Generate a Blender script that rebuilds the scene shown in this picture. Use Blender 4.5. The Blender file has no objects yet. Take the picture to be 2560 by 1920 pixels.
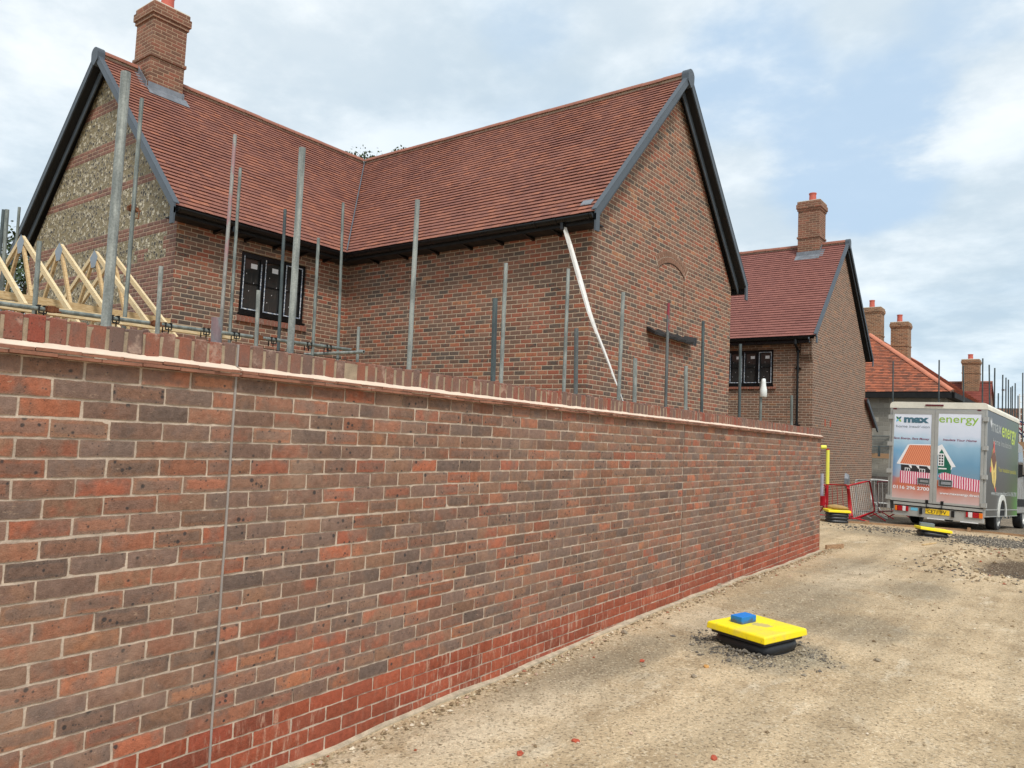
import bpy, math, random
from mathutils import Vector, Matrix, noise
random.seed(7)
R=random.random
def U(a,b): return a+(b-a)*random.random()
S=bpy.context.scene; COL=S.collection
H=1.62   # camera height above the ground
# ------------------------------------------------------------------ mesh builder
class MB:
    def __init__(s): s.v=[];s.f=[];s.uv=[];s.m=[];s.c=[];s.sm=False
    def face(s,pts,uv=None,m=0,c=0.0):
        i=len(s.v); s.v+= [tuple(p) for p in pts]; s.f.append(list(range(i,i+len(pts))))
        s.uv.append(uv or [(0,0)]*len(pts)); s.m.append(m); s.c.append(c)
    def shared(s,verts,faces,m=0,c=0.0):
        i=len(s.v); s.v+=[tuple(p) for p in verts]
        for f in faces:
            s.f.append([i+k for k in f]); s.uv.append([(verts[k][0],verts[k][1]) for k in f]); s.m.append(m); s.c.append(c)
    def box(s,o,ax,ay,az,m=0,c=0.0):   # o corner, three edge vectors
        o,ax,ay,az=map(Vector,(o,ax,ay,az)); la,lb,lc=ax.length,ay.length,az.length
        P=lambda i,j,k:o+ax*i+ay*j+az*k
        if ax.cross(ay).dot(az)<0: o=o+ax; ax=-ax
        for q,l1,l2 in (([(0,0,0),(0,1,0),(1,1,0),(1,0,0)],lb,la),([(0,0,1),(1,0,1),(1,1,1),(0,1,1)],la,lb),
                  ([(0,0,0),(1,0,0),(1,0,1),(0,0,1)],la,lc),([(0,1,0),(0,1,1),(1,1,1),(1,1,0)],lc,la),
                  ([(0,0,0),(0,0,1),(0,1,1),(0,1,0)],lc,lb),([(1,0,0),(1,1,0),(1,1,1),(1,0,1)],lb,lc)):
            s.face([P(*t) for t in q],[(0,0),(l1,0),(l1,l2),(0,l2)],m,c)
    def bx(s,x0,x1,y0,y1,z0,z1,m=0,c=0.0): s.box((x0,y0,z0),(x1-x0,0,0),(0,y1-y0,0),(0,0,z1-z0),m,c)
    def tube(s,a,b,r,n=12,m=0,c=0.0,r2=None,cap=True,hollow=False):
        a,b=Vector(a),Vector(b); d=(b-a).normalized(); r2=r if r2 is None else r2
        t=Vector((0,0,1)) if abs(d.z)<.9 else Vector((1,0,0)); p=d.cross(t).normalized(); q=d.cross(p)
        L=(b-a).length
        vs=[];K=2
        for k in range(n):
            an=2*math.pi*k/n; o=p*math.cos(an)+q*math.sin(an); vs+= [a+o*r,b+o*r2]
        fs=[[2*k,2*((k+1)%n),2*((k+1)%n)+1,2*k+1] for k in range(n)]
        i=len(s.v); s.v+=[tuple(x) for x in vs]
        for k,f in enumerate(fs):
            s.f.append([i+x for x in f]); s.uv.append([(k/n*r*6.28,0),((k+1)/n*r*6.28,0),((k+1)/n*r*6.28,L),(k/n*r*6.28,L)]); s.m.append(m); s.c.append(c)
        if cap:
            s.f.append([i+2*k for k in range(n)]); s.uv.append([(0,0)]*n); s.m.append(m); s.c.append(c)
            if not hollow:
                s.f.append([i+2*k+1 for k in reversed(range(n))]); s.uv.append([(0,0)]*n); s.m.append(m); s.c.append(c)
            else:   # open tube end
                ri=r2*.86
                for k in range(n):
                    a0,a1=2*math.pi*k/n,2*math.pi*(k+1)/n
                    o0=p*math.cos(a0)+q*math.sin(a0); o1=p*math.cos(a1)+q*math.sin(a1)
                    s.face([b+o0*r2,b+o1*r2,b+o1*ri,b+o0*ri],m=m); s.face([b+o0*ri,b+o1*ri,b+o1*ri-d*.12,b+o0*ri-d*.12],m=m)
                s.face([b-d*.12+(p*math.cos(2*math.pi*k/n)+q*math.sin(2*math.pi*k/n))*ri for k in range(n)],m=m)
    def path(s,pts,r,n=8,m=0):
        for a,b in zip(pts[:-1],pts[1:]): s.tube(a,b,r,n,m)
    def lathe(s,prof,cx,cy,n=24,m=0,sq=0):   # prof list of (r,z); sq>0 gives rounded-square plan
        vs=[]
        for r,z in prof:
            for k in range(n):
                a=2*math.pi*k/n; ca,sa=math.cos(a),math.sin(a)
                g=1.0/((abs(ca)**(2+sq)+abs(sa)**(2+sq))**(1/(2+sq))) if sq else 1
                vs.append((cx+r*g*ca,cy+r*g*sa,z))
        fs=[]
        for j in range(len(prof)-1):
            for k in range(n): fs.append([j*n+k,j*n+(k+1)%n,(j+1)*n+(k+1)%n,(j+1)*n+k])
        fs.append([(len(prof)-1)*n+k for k in range(n)]); fs.append([k for k in reversed(range(n))])
        s.shared(vs,fs,m)
    def build(s,name,mats,parent=None,smooth=False,loc=None,M=None,bevel=0):
        me=bpy.data.meshes.new(name)
        vs=s.v
        if M is not None: vs=[tuple(M@Vector(v)) for v in vs]
        if loc is not None: L=Vector(loc); vs=[tuple(Vector(v)-L) for v in vs]
        me.from_pydata(vs,[],s.f)
        uvl=me.uv_layers.new(name='UVMap'); k=0
        flat=[]
        for u in s.uv:
            for q in u: flat+= [q[0],q[1]]
        uvl.data.foreach_set('uv',flat)
        if any(s.c):
            at=me.attributes.new('rnd','FLOAT','FACE'); at.data.foreach_set('value',s.c)
        if not isinstance(mats,(list,tuple)): mats=[mats]
        for mt in mats: me.materials.append(mt)
        me.polygons.foreach_set('material_index',s.m)
        if smooth: me.polygons.foreach_set('use_smooth',[True]*len(s.f))
        me.validate(); me.update()
        o=bpy.data.objects.new(name,me); COL.objects.link(o)
        if loc is not None: o.location=loc
        if parent is not None: o.parent=parent
        if bevel:
            w=o.modifiers.new('w','WELD'); w.merge_threshold=.0005
            b=o.modifiers.new('b','BEVEL'); b.width=bevel; b.segments=2; b.limit_method='ANGLE'
        return o
def tag(o,label=None,cat=None,group=None,kind=None):
    if label: o['label']=label
    if cat: o['category']=cat
    if group: o['group']=group
    if kind: o['kind']=kind
    return o
def empty(name,loc,label,cat,group=None,rot=(0,0,0)):
    o=bpy.data.objects.new(name,None); o.location=loc; o.rotation_euler=rot; o.empty_display_size=.2; COL.objects.link(o)
    return tag(o,label,cat,group)
def part(mb,name,mats,parent,**k):
    """child mesh given in world coordinates under an unrotated empty"""
    o=mb.build(name,mats,None,**k); o.parent=parent
    M=Matrix.Translation(parent.location) if parent.type=='EMPTY' else Matrix.Identity(4)
    if parent.type=='EMPTY': 
        p=parent
        off=Vector(p.location)
        o.data.transform(Matrix.Translation(-off)) if k.get('loc') is None else None
    return o
def sub(mb,name,mats,parentmesh,**k):
    """sub-part: parent mesh has identity local transform under an empty"""
    o=mb.build(name,mats,None,**k); o.parent=parentmesh
    r=parentmesh.parent
    if r is not None and r.type=='EMPTY' and not any(r.rotation_euler): o.data.transform(Matrix.Translation(-Vector(r.location)))
    return o
# ------------------------------------------------------------------ node helpers
def lin(r,g,b):
    f=lambda c:(c/255/12.92) if c/255<=.04045 else ((c/255+.055)/1.055)**2.4
    return (f(r),f(g),f(b),1)
class NT:
    def __init__(s,name):
        s.mat=bpy.data.materials.new(name); s.mat.use_nodes=True; s.t=s.mat.node_tree; s.t.nodes.clear()
        s.out=s.n('ShaderNodeOutputMaterial'); s.b=s.n('ShaderNodeBsdfPrincipled'); s.l(s.b.outputs[0],s.out.inputs[0])
    def n(s,ty,**k):
        x=s.t.nodes.new(ty)
        for a,b in k.items(): setattr(x,a,b)
        return x
    def l(s,a,b): s.t.links.new(a,b)
    def setin(s,node,i,v):
        if v is None: return
        if hasattr(v,'is_linked') or isinstance(v,bpy.types.NodeSocket): s.l(v,node.inputs[i])
        else: node.inputs[i].default_value=v
    def math(s,op,a,b=None,c=None,clamp=False):
        x=s.n('ShaderNodeMath',operation=op); x.use_clamp=clamp
        s.setin(x,0,a); s.setin(x,1,b); s.setin(x,2,c); return x.outputs[0]
    def vmath(s,op,a,b=None,scale=None):
        x=s.n('ShaderNodeVectorMath',operation=op); s.setin(x,0,a); s.setin(x,1,b)
        if scale is not None: s.setin(x,3,scale)
        return x.outputs[0]
    def comb(s,x,y,z=0.0):
        c=s.n('ShaderNodeCombineXYZ'); s.setin(c,0,x); s.setin(c,1,y); s.setin(c,2,z); return c.outputs[0]
    def sep(s,v):
        c=s.n('ShaderNodeSeparateXYZ'); s.l(v,c.inputs[0]); return c.outputs
    def noise(s,v,scale,detail=3,rough=.55,dim='3D'):
        x=s.n('ShaderNodeTexNoise',noise_dimensions=dim); s.setin(x,'Vector',v); x.inputs['Scale'].default_value=scale
        x.inputs['Detail'].default_value=detail; x.inputs['Roughness'].default_value=rough; return x
    def vor(s,v,scale,feature='F1'):
        x=s.n('ShaderNodeTexVoronoi',feature=feature); s.setin(x,'Vector',v); x.inputs['Scale'].default_value=scale; return x
    def white(s,v):
        x=s.n('ShaderNodeTexWhiteNoise',noise_dimensions='3D'); s.setin(x,'Vector',v); return x
    def mr(s,v,a,b,c=0.0,d=1.0,smooth=True):
        x=s.n('ShaderNodeMapRange',interpolation_type='SMOOTHSTEP' if smooth else 'LINEAR')
        s.setin(x,0,v); s.setin(x,1,a); s.setin(x,2,b); s.setin(x,3,c); s.setin(x,4,d); return x.outputs[0]
    def mix(s,f,a,b,mode='MIX'):
        x=s.n('ShaderNodeMix',data_type='RGBA',blend_type=mode); s.setin(x,0,f); s.setin(x,6,a); s.setin(x,7,b); return x.outputs[2]
    def ramp(s,f,stops,interp='LINEAR'):
        x=s.n('ShaderNodeValToRGB'); r=x.color_ramp; r.interpolation=interp
        while len(r.elements)>1: r.elements.remove(r.elements[0])
        r.elements[0].position=stops[0][0]; r.elements[0].color=stops[0][1]
        for p,c in stops[1:]: e=r.elements.new(p); e.color=c
        s.l(f,x.inputs[0]); return x.outputs[0]
    def bump(s,h,strength=.5,dist=.01,nrm=None):
        x=s.n('ShaderNodeBump'); x.inputs['Strength'].default_value=strength; x.inputs['Distance'].default_value=dist
        s.l(h,x.inputs['Height']); 
        if nrm is not None: s.l(nrm,x.inputs['Normal'])
        s.l(x.outputs[0],s.b.inputs['Normal']); return x.outputs[0]
    def uv(s): 
        x=s.n('ShaderNodeUVMap'); x.uv_map='UVMap'; return x.outputs[0]
    def obj(s): return s.n('ShaderNodeTexCoord').outputs['Object']
    def pos(s): return s.n('ShaderNodeNewGeometry').outputs['Position']
    def base(s,c,rough=.7,metal=0.0,spec=None):
        s.setin(s.b,'Base Color',c); s.setin(s.b,'Roughness',rough); s.b.inputs['Metallic'].default_value=metal
        if spec is not None: s.b.inputs['Specular IOR Level'].default_value=spec
        return s.mat
def flat(name,c,rough=.6,metal=0,var=.12,scale=6,spec=None,bump=0):
    t=NT(name); p=t.obj(); n=t.noise(p,scale,4); n2=t.noise(p,scale*9,2)
    f=t.math('ADD',t.math('MULTIPLY',n.outputs[0],.7),t.math('MULTIPLY',n2.outputs[0],.3))
    k=t.mr(f,.3,.7,1-var,1+var)
    col=t.vmath('SCALE',c[:3],scale=k)
    if bump: t.bump(n2.outputs[0],bump,.004)
    r=t.mr(n.outputs[0],.3,.7,max(0,rough-.08),min(1,rough+.08))
    return t.base(col,r,metal,spec)
PAL=[(0.0,lin(112,101,95)),(.12,lin(116,104,100)),(.28,lin(127,107,99)),(.42,lin(134,109,99)),(.54,lin(131,107,93)),(.66,lin(143,111,94)),(.76,lin(140,106,90)),(.85,lin(156,108,88)),(.92,lin(150,92,78)),(.97,lin(166,104,84)),(1.0,lin(174,120,90))]
def brick_core(t,uvv,bw,bh,jt,pal,mortar,seed=0,spots=.8,redline=None,wob=.003,pale=.25,sat=.90,tint=(.90,.81,.71)):
    nz=t.noise(uvv,9,3); d=t.vmath('SCALE',t.vmath('SUBTRACT',nz.outputs['Color'],(.5,.5,.5)),scale=wob*2)
    nz2=t.noise(uvv,70,2); d2=t.vmath('SCALE',t.vmath('SUBTRACT',nz2.outputs['Color'],(.5,.5,.5)),scale=wob*1.3)
    p=t.vmath('ADD',t.vmath('ADD',uvv,d),d2)
    x,y,_=t.sep(p)
    ry=t.math('DIVIDE',y,bh); row=t.math('FLOOR',ry); fy=t.math('SUBTRACT',ry,row)
    rj=t.white(t.comb(row,seed+3.3,1.7)).outputs[0]
    par=t.math('MULTIPLY',t.math('FLOORED_MODULO',row,2.0),.5)
    ux=t.math('ADD',t.math('ADD',t.math('DIVIDE',x,bw),par),t.math('MULTIPLY',rj,.07))
    col=t.math('FLOOR',ux); fx=t.math('SUBTRACT',ux,col)
    dx=t.math('MULTIPLY',t.math('MINIMUM',fx,t.math('SUBTRACT',1.0,fx)),bw)
    dy=t.math('MULTIPLY',t.math('MINIMUM',fy,t.math('SUBTRACT',1.0,fy)),bh)
    dd=t.math('MINIMUM',dx,dy); m=t.mr(dd,jt*.34,jt*.66); edge=t.mr(dd,jt*.5,jt*2.2)
    idv=t.comb(col,row,seed); w=t.white(idv); w2=t.white(t.vmath('ADD',idv,(17.3,5.1,2.2)))
    base=t.ramp(w.outputs[0],pal)
    # second tone inside one brick
    off=t.vmath('SCALE',w.outputs['Color'],scale=40.0)
    pn=t.vmath('ADD',uvv,off); nb=t.noise(pn,14,4,.6)
    alt=t.ramp(t.math('FRACT',t.math('ADD',w.outputs[0],t.mr(w2.outputs[0],0.0,1.0,-.30,.30,False))),pal)
    c=t.mix(t.mr(nb.outputs[0],.42,.68,0.0,.85),base,alt)
    fine=t.noise(uvv,160,3,.7); med=t.noise(pn,45,3)
    k=t.math('ADD',t.mr(w2.outputs[0],0.0,1.0,.82,1.16,False),t.math('MULTIPLY',t.math('SUBTRACT',fine.outputs[0],.5),.6))
    k=t.math('ADD',k,t.math('MULTIPLY',t.math('SUBTRACT',med.outputs[0],.5),.75))
    c=t.vmath('SCALE',c,scale=k)
    # dark burnt specks
    if spots>0:
        for sc,r0,am in ((36,.24,1.0),(95,.30,.8)):
            v=t.vor(uvv,sc); vr=t.sep(v.outputs['Color'])[0]
            dens=t.math('MULTIPLY',t.math('GREATER_THAN',t.math('ADD',t.math('MULTIPLY',vr,.6),t.math('MULTIPLY',w2.outputs[0],.5)),.56),am*spots)
            rad=t.math('MULTIPLY',t.sep(v.outputs['Color'])[1],r0+.12)
            sp=t.mr(v.outputs['Distance'],t.math('MULTIPLY',rad,.6),t.math('ADD',rad,.03),1.0,0.0)
            c=t.mix(t.math('MULTIPLY',t.math('MULTIPLY',sp,dens),.85),c,lin(62,62,66))
    # pale mortar haze
    ph=t.noise(uvv,3.1,5,.65); hz=t.mr(ph.outputs[0],.5,.75,0.0,pale)
    c=t.mix(hz,c,lin(176,158,140))
    mort=t.mix(t.noise(uvv,30,3).outputs[0],mortar,tuple(mortar[i]*.72 for i in range(3))+(1,))
    if redline is not None:
        vy=t.sep(uvv)[1]; rm=t.math('LESS_THAN',t.math('MULTIPLY',t.math('ADD',row,.5),bh),redline)
        rc=t.ramp(w.outputs[0],[(0,lin(126,58,48)),(.4,lin(152,66,48)),(.75,lin(172,76,50)),(1,lin(140,54,44))])
        rc=t.vmath('SCALE',rc,scale=t.mr(fine.outputs[0],.2,.8,.85,1.12))
        st=t.noise(t.vmath('MULTIPLY',uvv,(34.0,9.0,1.0)),1.0,5,.7); st2=t.noise(uvv,1.7,3)
        ef=t.math('MULTIPLY',t.mr(st.outputs[0],.52,.72),t.mr(st2.outputs[0],.4,.62,.1,.75))
        rc=t.mix(ef,rc,lin(196,170,160))
        c=t.mix(rm,c,rc); mort=t.mix(rm,mort,lin(150,142,132))
    if sat!=1.0:
        hs=t.n('ShaderNodeHueSaturation'); hs.inputs['Saturation'].default_value=sat; t.l(c,hs.inputs['Color']); c=hs.outputs[0]
    c=t.vmath('MULTIPLY',c,tint); out=t.mix(m,mort,c)
    c=t.vmath('SCALE',c,scale=1.0) if False else c
    h=t.math('ADD',t.math('ADD',t.math('MULTIPLY',m,.75),t.math('MULTIPLY',edge,.35)),t.math('ADD',t.math('MULTIPLY',fine.outputs[0],.35),t.math('MULTIPLY',med.outputs[0],.35)))
    return out,h,m,w
def brick_mat(name,bw=.225,bh=.075,jt=.0105,pal=PAL,mortar=lin(196,178,154),dist=.006,**k):
    t=NT(name); out,h,m,w=brick_core(t,t.uv(),bw,bh,jt,pal,mortar,**k)
    t.bump(h,.9,dist); return t.base(out,.88,0,.25)
M={}
M['wallbrick']=brick_mat('garden_wall_brick',mortar=lin(204,186,164),redline=7.5-1.575+.0,seed=1,pale=.28,jt=.0125,dist=.009,wob=.0042,spots=1.0)
HP=[(0.0,lin(94,88,86)),(.12,lin(104,94,90)),(.2,lin(118,98,90)),(.4,lin(130,103,92)),(.6,lin(138,104,90)),(.72,lin(146,100,82)),(.82,lin(154,94,76)),(.93,lin(164,90,68)),(1.0,lin(174,124,90))]
M['housebrick']=brick_mat('house_brick',mortar=lin(202,182,158),pal=HP,seed=2,pale=.10,spots=.7,jt=.0115,wob=.0022)
HP2=[(0.0,lin(114,96,86)),(.3,lin(128,102,88)),(.6,lin(134,104,88)),(.85,lin(140,102,84)),(.97,lin(150,104,80)),(1.0,lin(164,120,82))]
M['house2brick']=brick_mat('second_house_brick',mortar=lin(200,180,160),pal=HP2,seed=3,pale=.12,spots=.4,wob=.0022,jt=.0125)
CP=[(0.0,lin(116,88,76)),(.4,lin(134,94,78)),(.7,lin(142,98,80)),(.9,lin(150,92,74)),(1.0,lin(124,96,86))]
M['chimbrick']=brick_mat('chimney_brick',mortar=lin(182,156,130),pal=CP,seed=4,pale=.14,spots=.5,jt=.012,wob=.002)
BP=[(0.0,lin(132,130,124)),(.5,lin(146,144,138)),(1.0,lin(160,158,150))]
M['block']=brick_mat('concrete_block',tint=(.95,.92,.86),bw=.45,bh=.225,jt=.012,pal=BP,mortar=lin(168,164,154),seed=5,spots=0,pale=.15)
BP2=[(0.0,lin(78,74,72)),(.5,lin(90,85,82)),(1.0,lin(102,96,92))]
M['darkblock']=brick_mat('dark_concrete_block',tint=(.95,.9,.85),bw=.45,bh=.225,jt=.014,pal=BP2,mortar=lin(128,122,114),seed=6,spots=0,pale=.08)
# single loose bricks (coping, sills, arches): colour from the face attribute
def loose(name,pal,spots=True):
    t=NT(name); a=t.n('ShaderNodeAttribute'); a.attribute_name='rnd'; f=a.outputs['Fac']; p=t.pos()
    c=t.ramp(f,pal); pn=t.vmath('ADD',p,t.comb(t.math('MULTIPLY',f,31.0),t.math('MULTIPLY',f,57.0),0.0))
    nb=t.noise(pn,16,4,.6); c=t.mix(t.mr(nb.outputs[0],.45,.68,0.0,.55),c,t.ramp(t.math('FRACT',t.math('ADD',f,.37)),pal))
    fine=t.noise(p,170,3,.7); c=t.vmath('SCALE',c,scale=t.mr(fine.outputs[0],.2,.8,.8,1.2))
    v=t.vor(p,70); sp=t.mr(v.outputs['Distance'],.12,.3,1.0,0.0); g=t.math('GREATER_THAN',t.sep(v.outputs['Color'])[0],.55)
    c=t.mix(t.math('MULTIPLY',t.math('MULTIPLY',sp,g),.7),c,lin(60,56,58))
    ef=t.noise(pn,11,5,.7); c=t.mix(t.mr(ef.outputs[0],.54,.72,0.0,.6),c,lin(196,176,164))
    hs=t.n('ShaderNodeHueSaturation'); hs.inputs['Saturation'].default_value=.95; t.l(c,hs.inputs['Color']); c=t.vmath('MULTIPLY',hs.outputs[0],(.92,.83,.75))
    t.bump(t.math('ADD',fine.outputs[0],nb.outputs[0]),.5,.004); return t.base(c,.85,0,.25)
LP=[(0.0,lin(112,96,92)),(.25,lin(126,104,98)),(.45,lin(134,102,92)),(.65,lin(140,96,84)),(.82,lin(150,98,80)),(.93,lin(148,84,70)),(1.0,lin(150,74,60))]
M['coping']=loose('coping_brick',LP)
def wallbrick(name,pal,red=False):
    t=NT(name); a=t.n('ShaderNodeAttribute'); a.attribute_name='rnd'; f=a.outputs['Fac']; p=t.pos(); uvv=t.uv()
    w=t.white(t.comb(t.math('MULTIPLY',f,913.0),7.0,2.0)); w1,w2,w3=t.sep(w.outputs['Color'])
    pn=t.vmath('ADD',p,t.comb(t.math('MULTIPLY',w1,31.0),t.math('MULTIPLY',w2,57.0),0.0))
    big=t.noise(pn,7,4,.6); med=t.noise(pn,34,4,.65); fine=t.noise(p,190,3,.75)
    c=t.ramp(f,pal)
    if not red:
        alt=t.ramp(t.math('FRACT',t.math('ADD',f,t.mr(w1,0.0,1.0,.12,.55,False))),pal)
        c=t.mix(t.mr(big.outputs[0],.44,.66,0.0,.8),c,alt)
        # kiss-marked bricks: paler heart inside a darker rim, or the reverse
        u,v,_=t.sep(uvv); ex=t.math('MULTIPLY',t.math('MINIMUM',u,t.math('SUBTRACT',1.0,u)),.215); ey=t.math('MULTIPLY',t.math('MINIMUM',v,t.math('SUBTRACT',1.0,v)),.065)
        ed=t.math('ADD',t.math('MINIMUM',ex,ey),t.math('MULTIPLY',t.math('SUBTRACT',med.outputs[0],.5),.02))
        heart=t.math('MULTIPLY',t.mr(ed,.008,.018),t.math('MULTIPLY',t.math('GREATER_THAN',w3,.62),.6))
        c=t.mix(heart,c,t.ramp(t.math('FRACT',t.math('ADD',f,.45)),pal))
        rim=t.math('MULTIPLY',t.mr(ed,.0,.008,.6,0.0),t.mr(big.outputs[0],.4,.6,.3,1.0)); c=t.mix(rim,c,lin(150,128,112))
    k=t.math('ADD',t.mr(w2,0.0,1.0,.84,1.16,False),t.math('ADD',t.math('MULTIPLY',t.math('SUBTRACT',fine.outputs[0],.5),.85),t.math('MULTIPLY',t.math('SUBTRACT',med.outputs[0],.5),1.0)))
    c=t.vmath('SCALE',c,scale=k)
    if not red:
        for sc,r0,am in ((34,.42,.9),(85,.42,.75)):
            vv=t.vor(t.vmath('ADD',p,t.vmath('SCALE',med.outputs['Color'],scale=.008)),sc); q=t.sep(vv.outputs['Color'])
            dens=t.math('GREATER_THAN',t.math('ADD',t.math('MULTIPLY',q[0],.6),t.math('MULTIPLY',w3,.5)),.63)
            rad=t.math('MULTIPLY',t.math('POWER',q[1],2.0),r0)
            sp=t.mr(vv.outputs['Distance'],t.math('MULTIPLY',rad,.6),t.math('ADD',rad,.05),1.0,0.0)
            c=t.mix(t.math('MULTIPLY',t.math('MULTIPLY',sp,dens),am),c,lin(66,66,70))
        ph=t.noise(p,2.4,5,.7); c=t.mix(t.mr(ph.outputs[0],.5,.74,0.0,.35),c,lin(182,160,144))
        sm=t.noise(t.vmath('MULTIPLY',pn,(1,1,2.5)),22,4,.7); c=t.mix(t.mr(sm.outputs[0],.62,.74,0.0,.5),c,lin(196,176,156))
    else:
        st=t.noise(t.vmath('MULTIPLY',p,(30.0,30.0,7.0)),1.0,5,.7); s2=t.noise(p,1.9,3)
        ef=t.math('MULTIPLY',t.mr(st.outputs[0],.5,.7),t.mr(s2.outputs[0],.4,.62,.1,.8)); c=t.mix(ef,c,lin(200,172,160))
    hs=t.n('ShaderNodeHueSaturation'); hs.inputs['Saturation'].default_value=.93; t.l(c,hs.inputs['Color']); c=t.vmath('MULTIPLY',hs.outputs[0],(.95,.84,.75) if not red else (1.0,.86,.72))
    t.bump(t.math('ADD',t.math('MULTIPLY',fine.outputs[0],.8),med.outputs[0]),.9,.006)
    return t.base(c,.9 if not red else .6,0,.22)
M['wb']=wallbrick('multi_stock_brick',[(0.0,lin(116,104,100)),(.14,lin(122,108,102)),(.3,lin(132,112,104)),(.46,lin(138,113,102)),(.6,lin(142,114,98)),(.7,lin(148,116,96)),(.78,lin(150,108,90)),(.86,lin(166,114,90)),(.92,lin(158,94,76)),(.97,lin(178,108,80)),(1.0,lin(182,128,92))])
M['wr']=wallbrick('red_engineering_brick',[(0,lin(140,76,60)),(.4,lin(154,80,58)),(.75,lin(166,86,60)),(1,lin(146,72,56))],True)
M['mortar']=flat('mortar',lin(188,170,152),.95,var=.22,scale=12,bump=.6)
M['archb']=loose('arch_brick',[(0,lin(124,100,88)),(.5,lin(136,106,90)),(1,lin(146,112,96))],False)
M['fillet']=flat('mortar_fillet',lin(220,198,178),.95,var=.08,scale=10,bump=.3)
M['creasing']=flat('creasing_tile',lin(142,96,76),.85,var=.25,scale=9,bump=.5)
M['sealant']=flat('joint_sealant',lin(150,142,136),.8,var=.1)
M['groove']=flat('open_joint',lin(60,50,44),.9)
M['concrete']=flat('rough_concrete',lin(184,170,146),.95,var=.3,scale=14,bump=.8)
# flint panels with brick bands on the far-left gable
def flint_mat():
    t=NT('flint_and_brick'); uvv=t.uv(); u,v,_=t.sep(uvv)
    bout,bh,bm,bw=brick_core(t,uvv,.225,.075,.0105,[(0,lin(118,84,76)),(.5,lin(136,94,82)),(.85,lin(146,102,86)),(1,lin(110,92,86))],lin(198,172,146),seed=9,spots=.5,pale=.15)
    wv=t.vmath('ADD',uvv,t.vmath('SCALE',t.noise(uvv,14,3).outputs['Color'],scale=.04))
    # knapped flint nodules, two sizes
    v1=t.vor(wv,13); dst=v1.outputs['Distance']; r=t.sep(v1.outputs['Color'])
    nod=t.mr(dst,.46,.60,1.0,0.0); rim=t.mr(dst,.32,.46)
    inner=t.ramp(r[0],[(0,lin(58,57,58)),(.25,lin(88,84,82)),(.45,lin(116,110,102)),(.62,lin(176,168,154)),(.78,lin(222,216,204)),(1,lin(240,236,226))])
    chip=t.noise(t.vmath('ADD',wv,t.vmath('SCALE',v1.outputs['Color'],scale=9.0)),38,3,.65)
    inner=t.mix(t.mr(chip.outputs[0],.48,.62),inner,lin(62,60,62))
    fc=t.mix(t.math('MULTIPLY',rim,.7),inner,lin(206,198,180))
    mo=t.mix(t.noise(uvv,40,4).outputs[0],lin(166,156,132),lin(124,116,96))
    fl=t.vmath('MULTIPLY',t.mix(nod,mo,fc),(.82,.77,.66))
    # bands
    bands=None
    for a,b in BANDS:
        k=t.math('MULTIPLY',t.math('GREATER_THAN',v,a),t.math('LESS_THAN',v,b)); bands=k if bands is None else t.math('MAXIMUM',bands,k)
    # quoins at both edges (u measured from the right-hand corner), in 3-course steps
    step=t.math('FLOORED_MODULO',t.math('FLOOR',t.math('DIVIDE',v,.225)),2.0)
    ql=t.math('ADD',.30,t.math('MULTIPLY',step,.1125))
    ql=t.math('ADD',ql,t.math('MULTIPLY',t.mr(v,7.5+1.9,7.5+2.05,1.0,0.0),1.3))
    # below the eaves a brick surround frames small flint panels
    q=t.math('MULTIPLY',t.math('LESS_THAN',u,ql),t.math('LESS_THAN',v,QT))
    u2=t.math('SUBTRACT',5.98,u); q2=t.math('MULTIPLY',t.math('LESS_THAN',u2,t.math('ADD',.3,t.math('MULTIPLY',step,.1125))),t.math('LESS_THAN',v,QT))
    mid=t.math('MULTIPLY',t.math('LESS_THAN',t.math('ABSOLUTE',t.math('SUBTRACT',u,1.15)),t.math('ADD',.12,t.math('MULTIPLY',step,.1125))),t.math('LESS_THAN',v,QT-.3))
    mask=t.math('MAXIMUM',t.math('MAXIMUM',bands,t.math('MAXIMUM',q,mid)),q2)
    c=t.mix(mask,fl,bout)
    hf=t.math('MULTIPLY',t.math('ADD',nod,t.math('MULTIPLY',chip.outputs[0],.8)),1.6)
    h=t.math('ADD',t.math('MULTIPLY',hf,t.math('SUBTRACT',1.0,mask)),t.math('MULTIPLY',bh,mask))
    t.bump(h,.8,.02); return t.base(c,.7,0,.4)
Z0=.743+H-7.5           # v = z - Z0 so that bed joints fall on whole courses
def vz(zrel): return zrel+H-Z0
def snap(v): return round(v/.075)*.075
BANDS=[(snap(vz(5.88)),snap(vz(6.04))),(snap(vz(5.01)),snap(vz(5.22))),(snap(vz(4.16)),snap(vz(4.36))),(snap(vz(3.20)),snap(vz(3.45))),(snap(vz(2.62)),snap(vz(2.74))),(snap(vz(1.9)),snap(vz(2.1)))]
QT=snap(vz(3.3))
M['flint']=flint_mat()
# roof tiles: uv.x metres along the course, uv.y course index
def tile_mat(name,stops,seed,TT=(.64,.61,.60)):
    t=NT(name); a=t.n('ShaderNodeAttribute'); a.attribute_name='rnd'; f=a.outputs['Fac']
    u,v,_=t.sep(t.uv()); p=t.pos()
    pn=t.noise(p,.9,3); f2=t.math('ADD',t.math('MULTIPLY',t.math('POWER',f,1.4),.62),t.math('MULTIPLY',pn.outputs[0],.45))
    c=t.ramp(f2,stops)
    n=t.noise(p,60,4,.65); c=t.vmath('SCALE',c,scale=t.mr(n.outputs[0],.25,.75,.82,1.16))
    mo=t.noise(p,7,4,.6); c=t.mix(t.mr(mo.outputs[0],.5,.68,0.0,.35),c,stops[0][1])
    hs=t.n('ShaderNodeHueSaturation'); c=t.vmath('MULTIPLY',c,TT)
    t.bump(n.outputs[0],.5,.003); return t.base(c,.8,0,.25)
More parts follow.
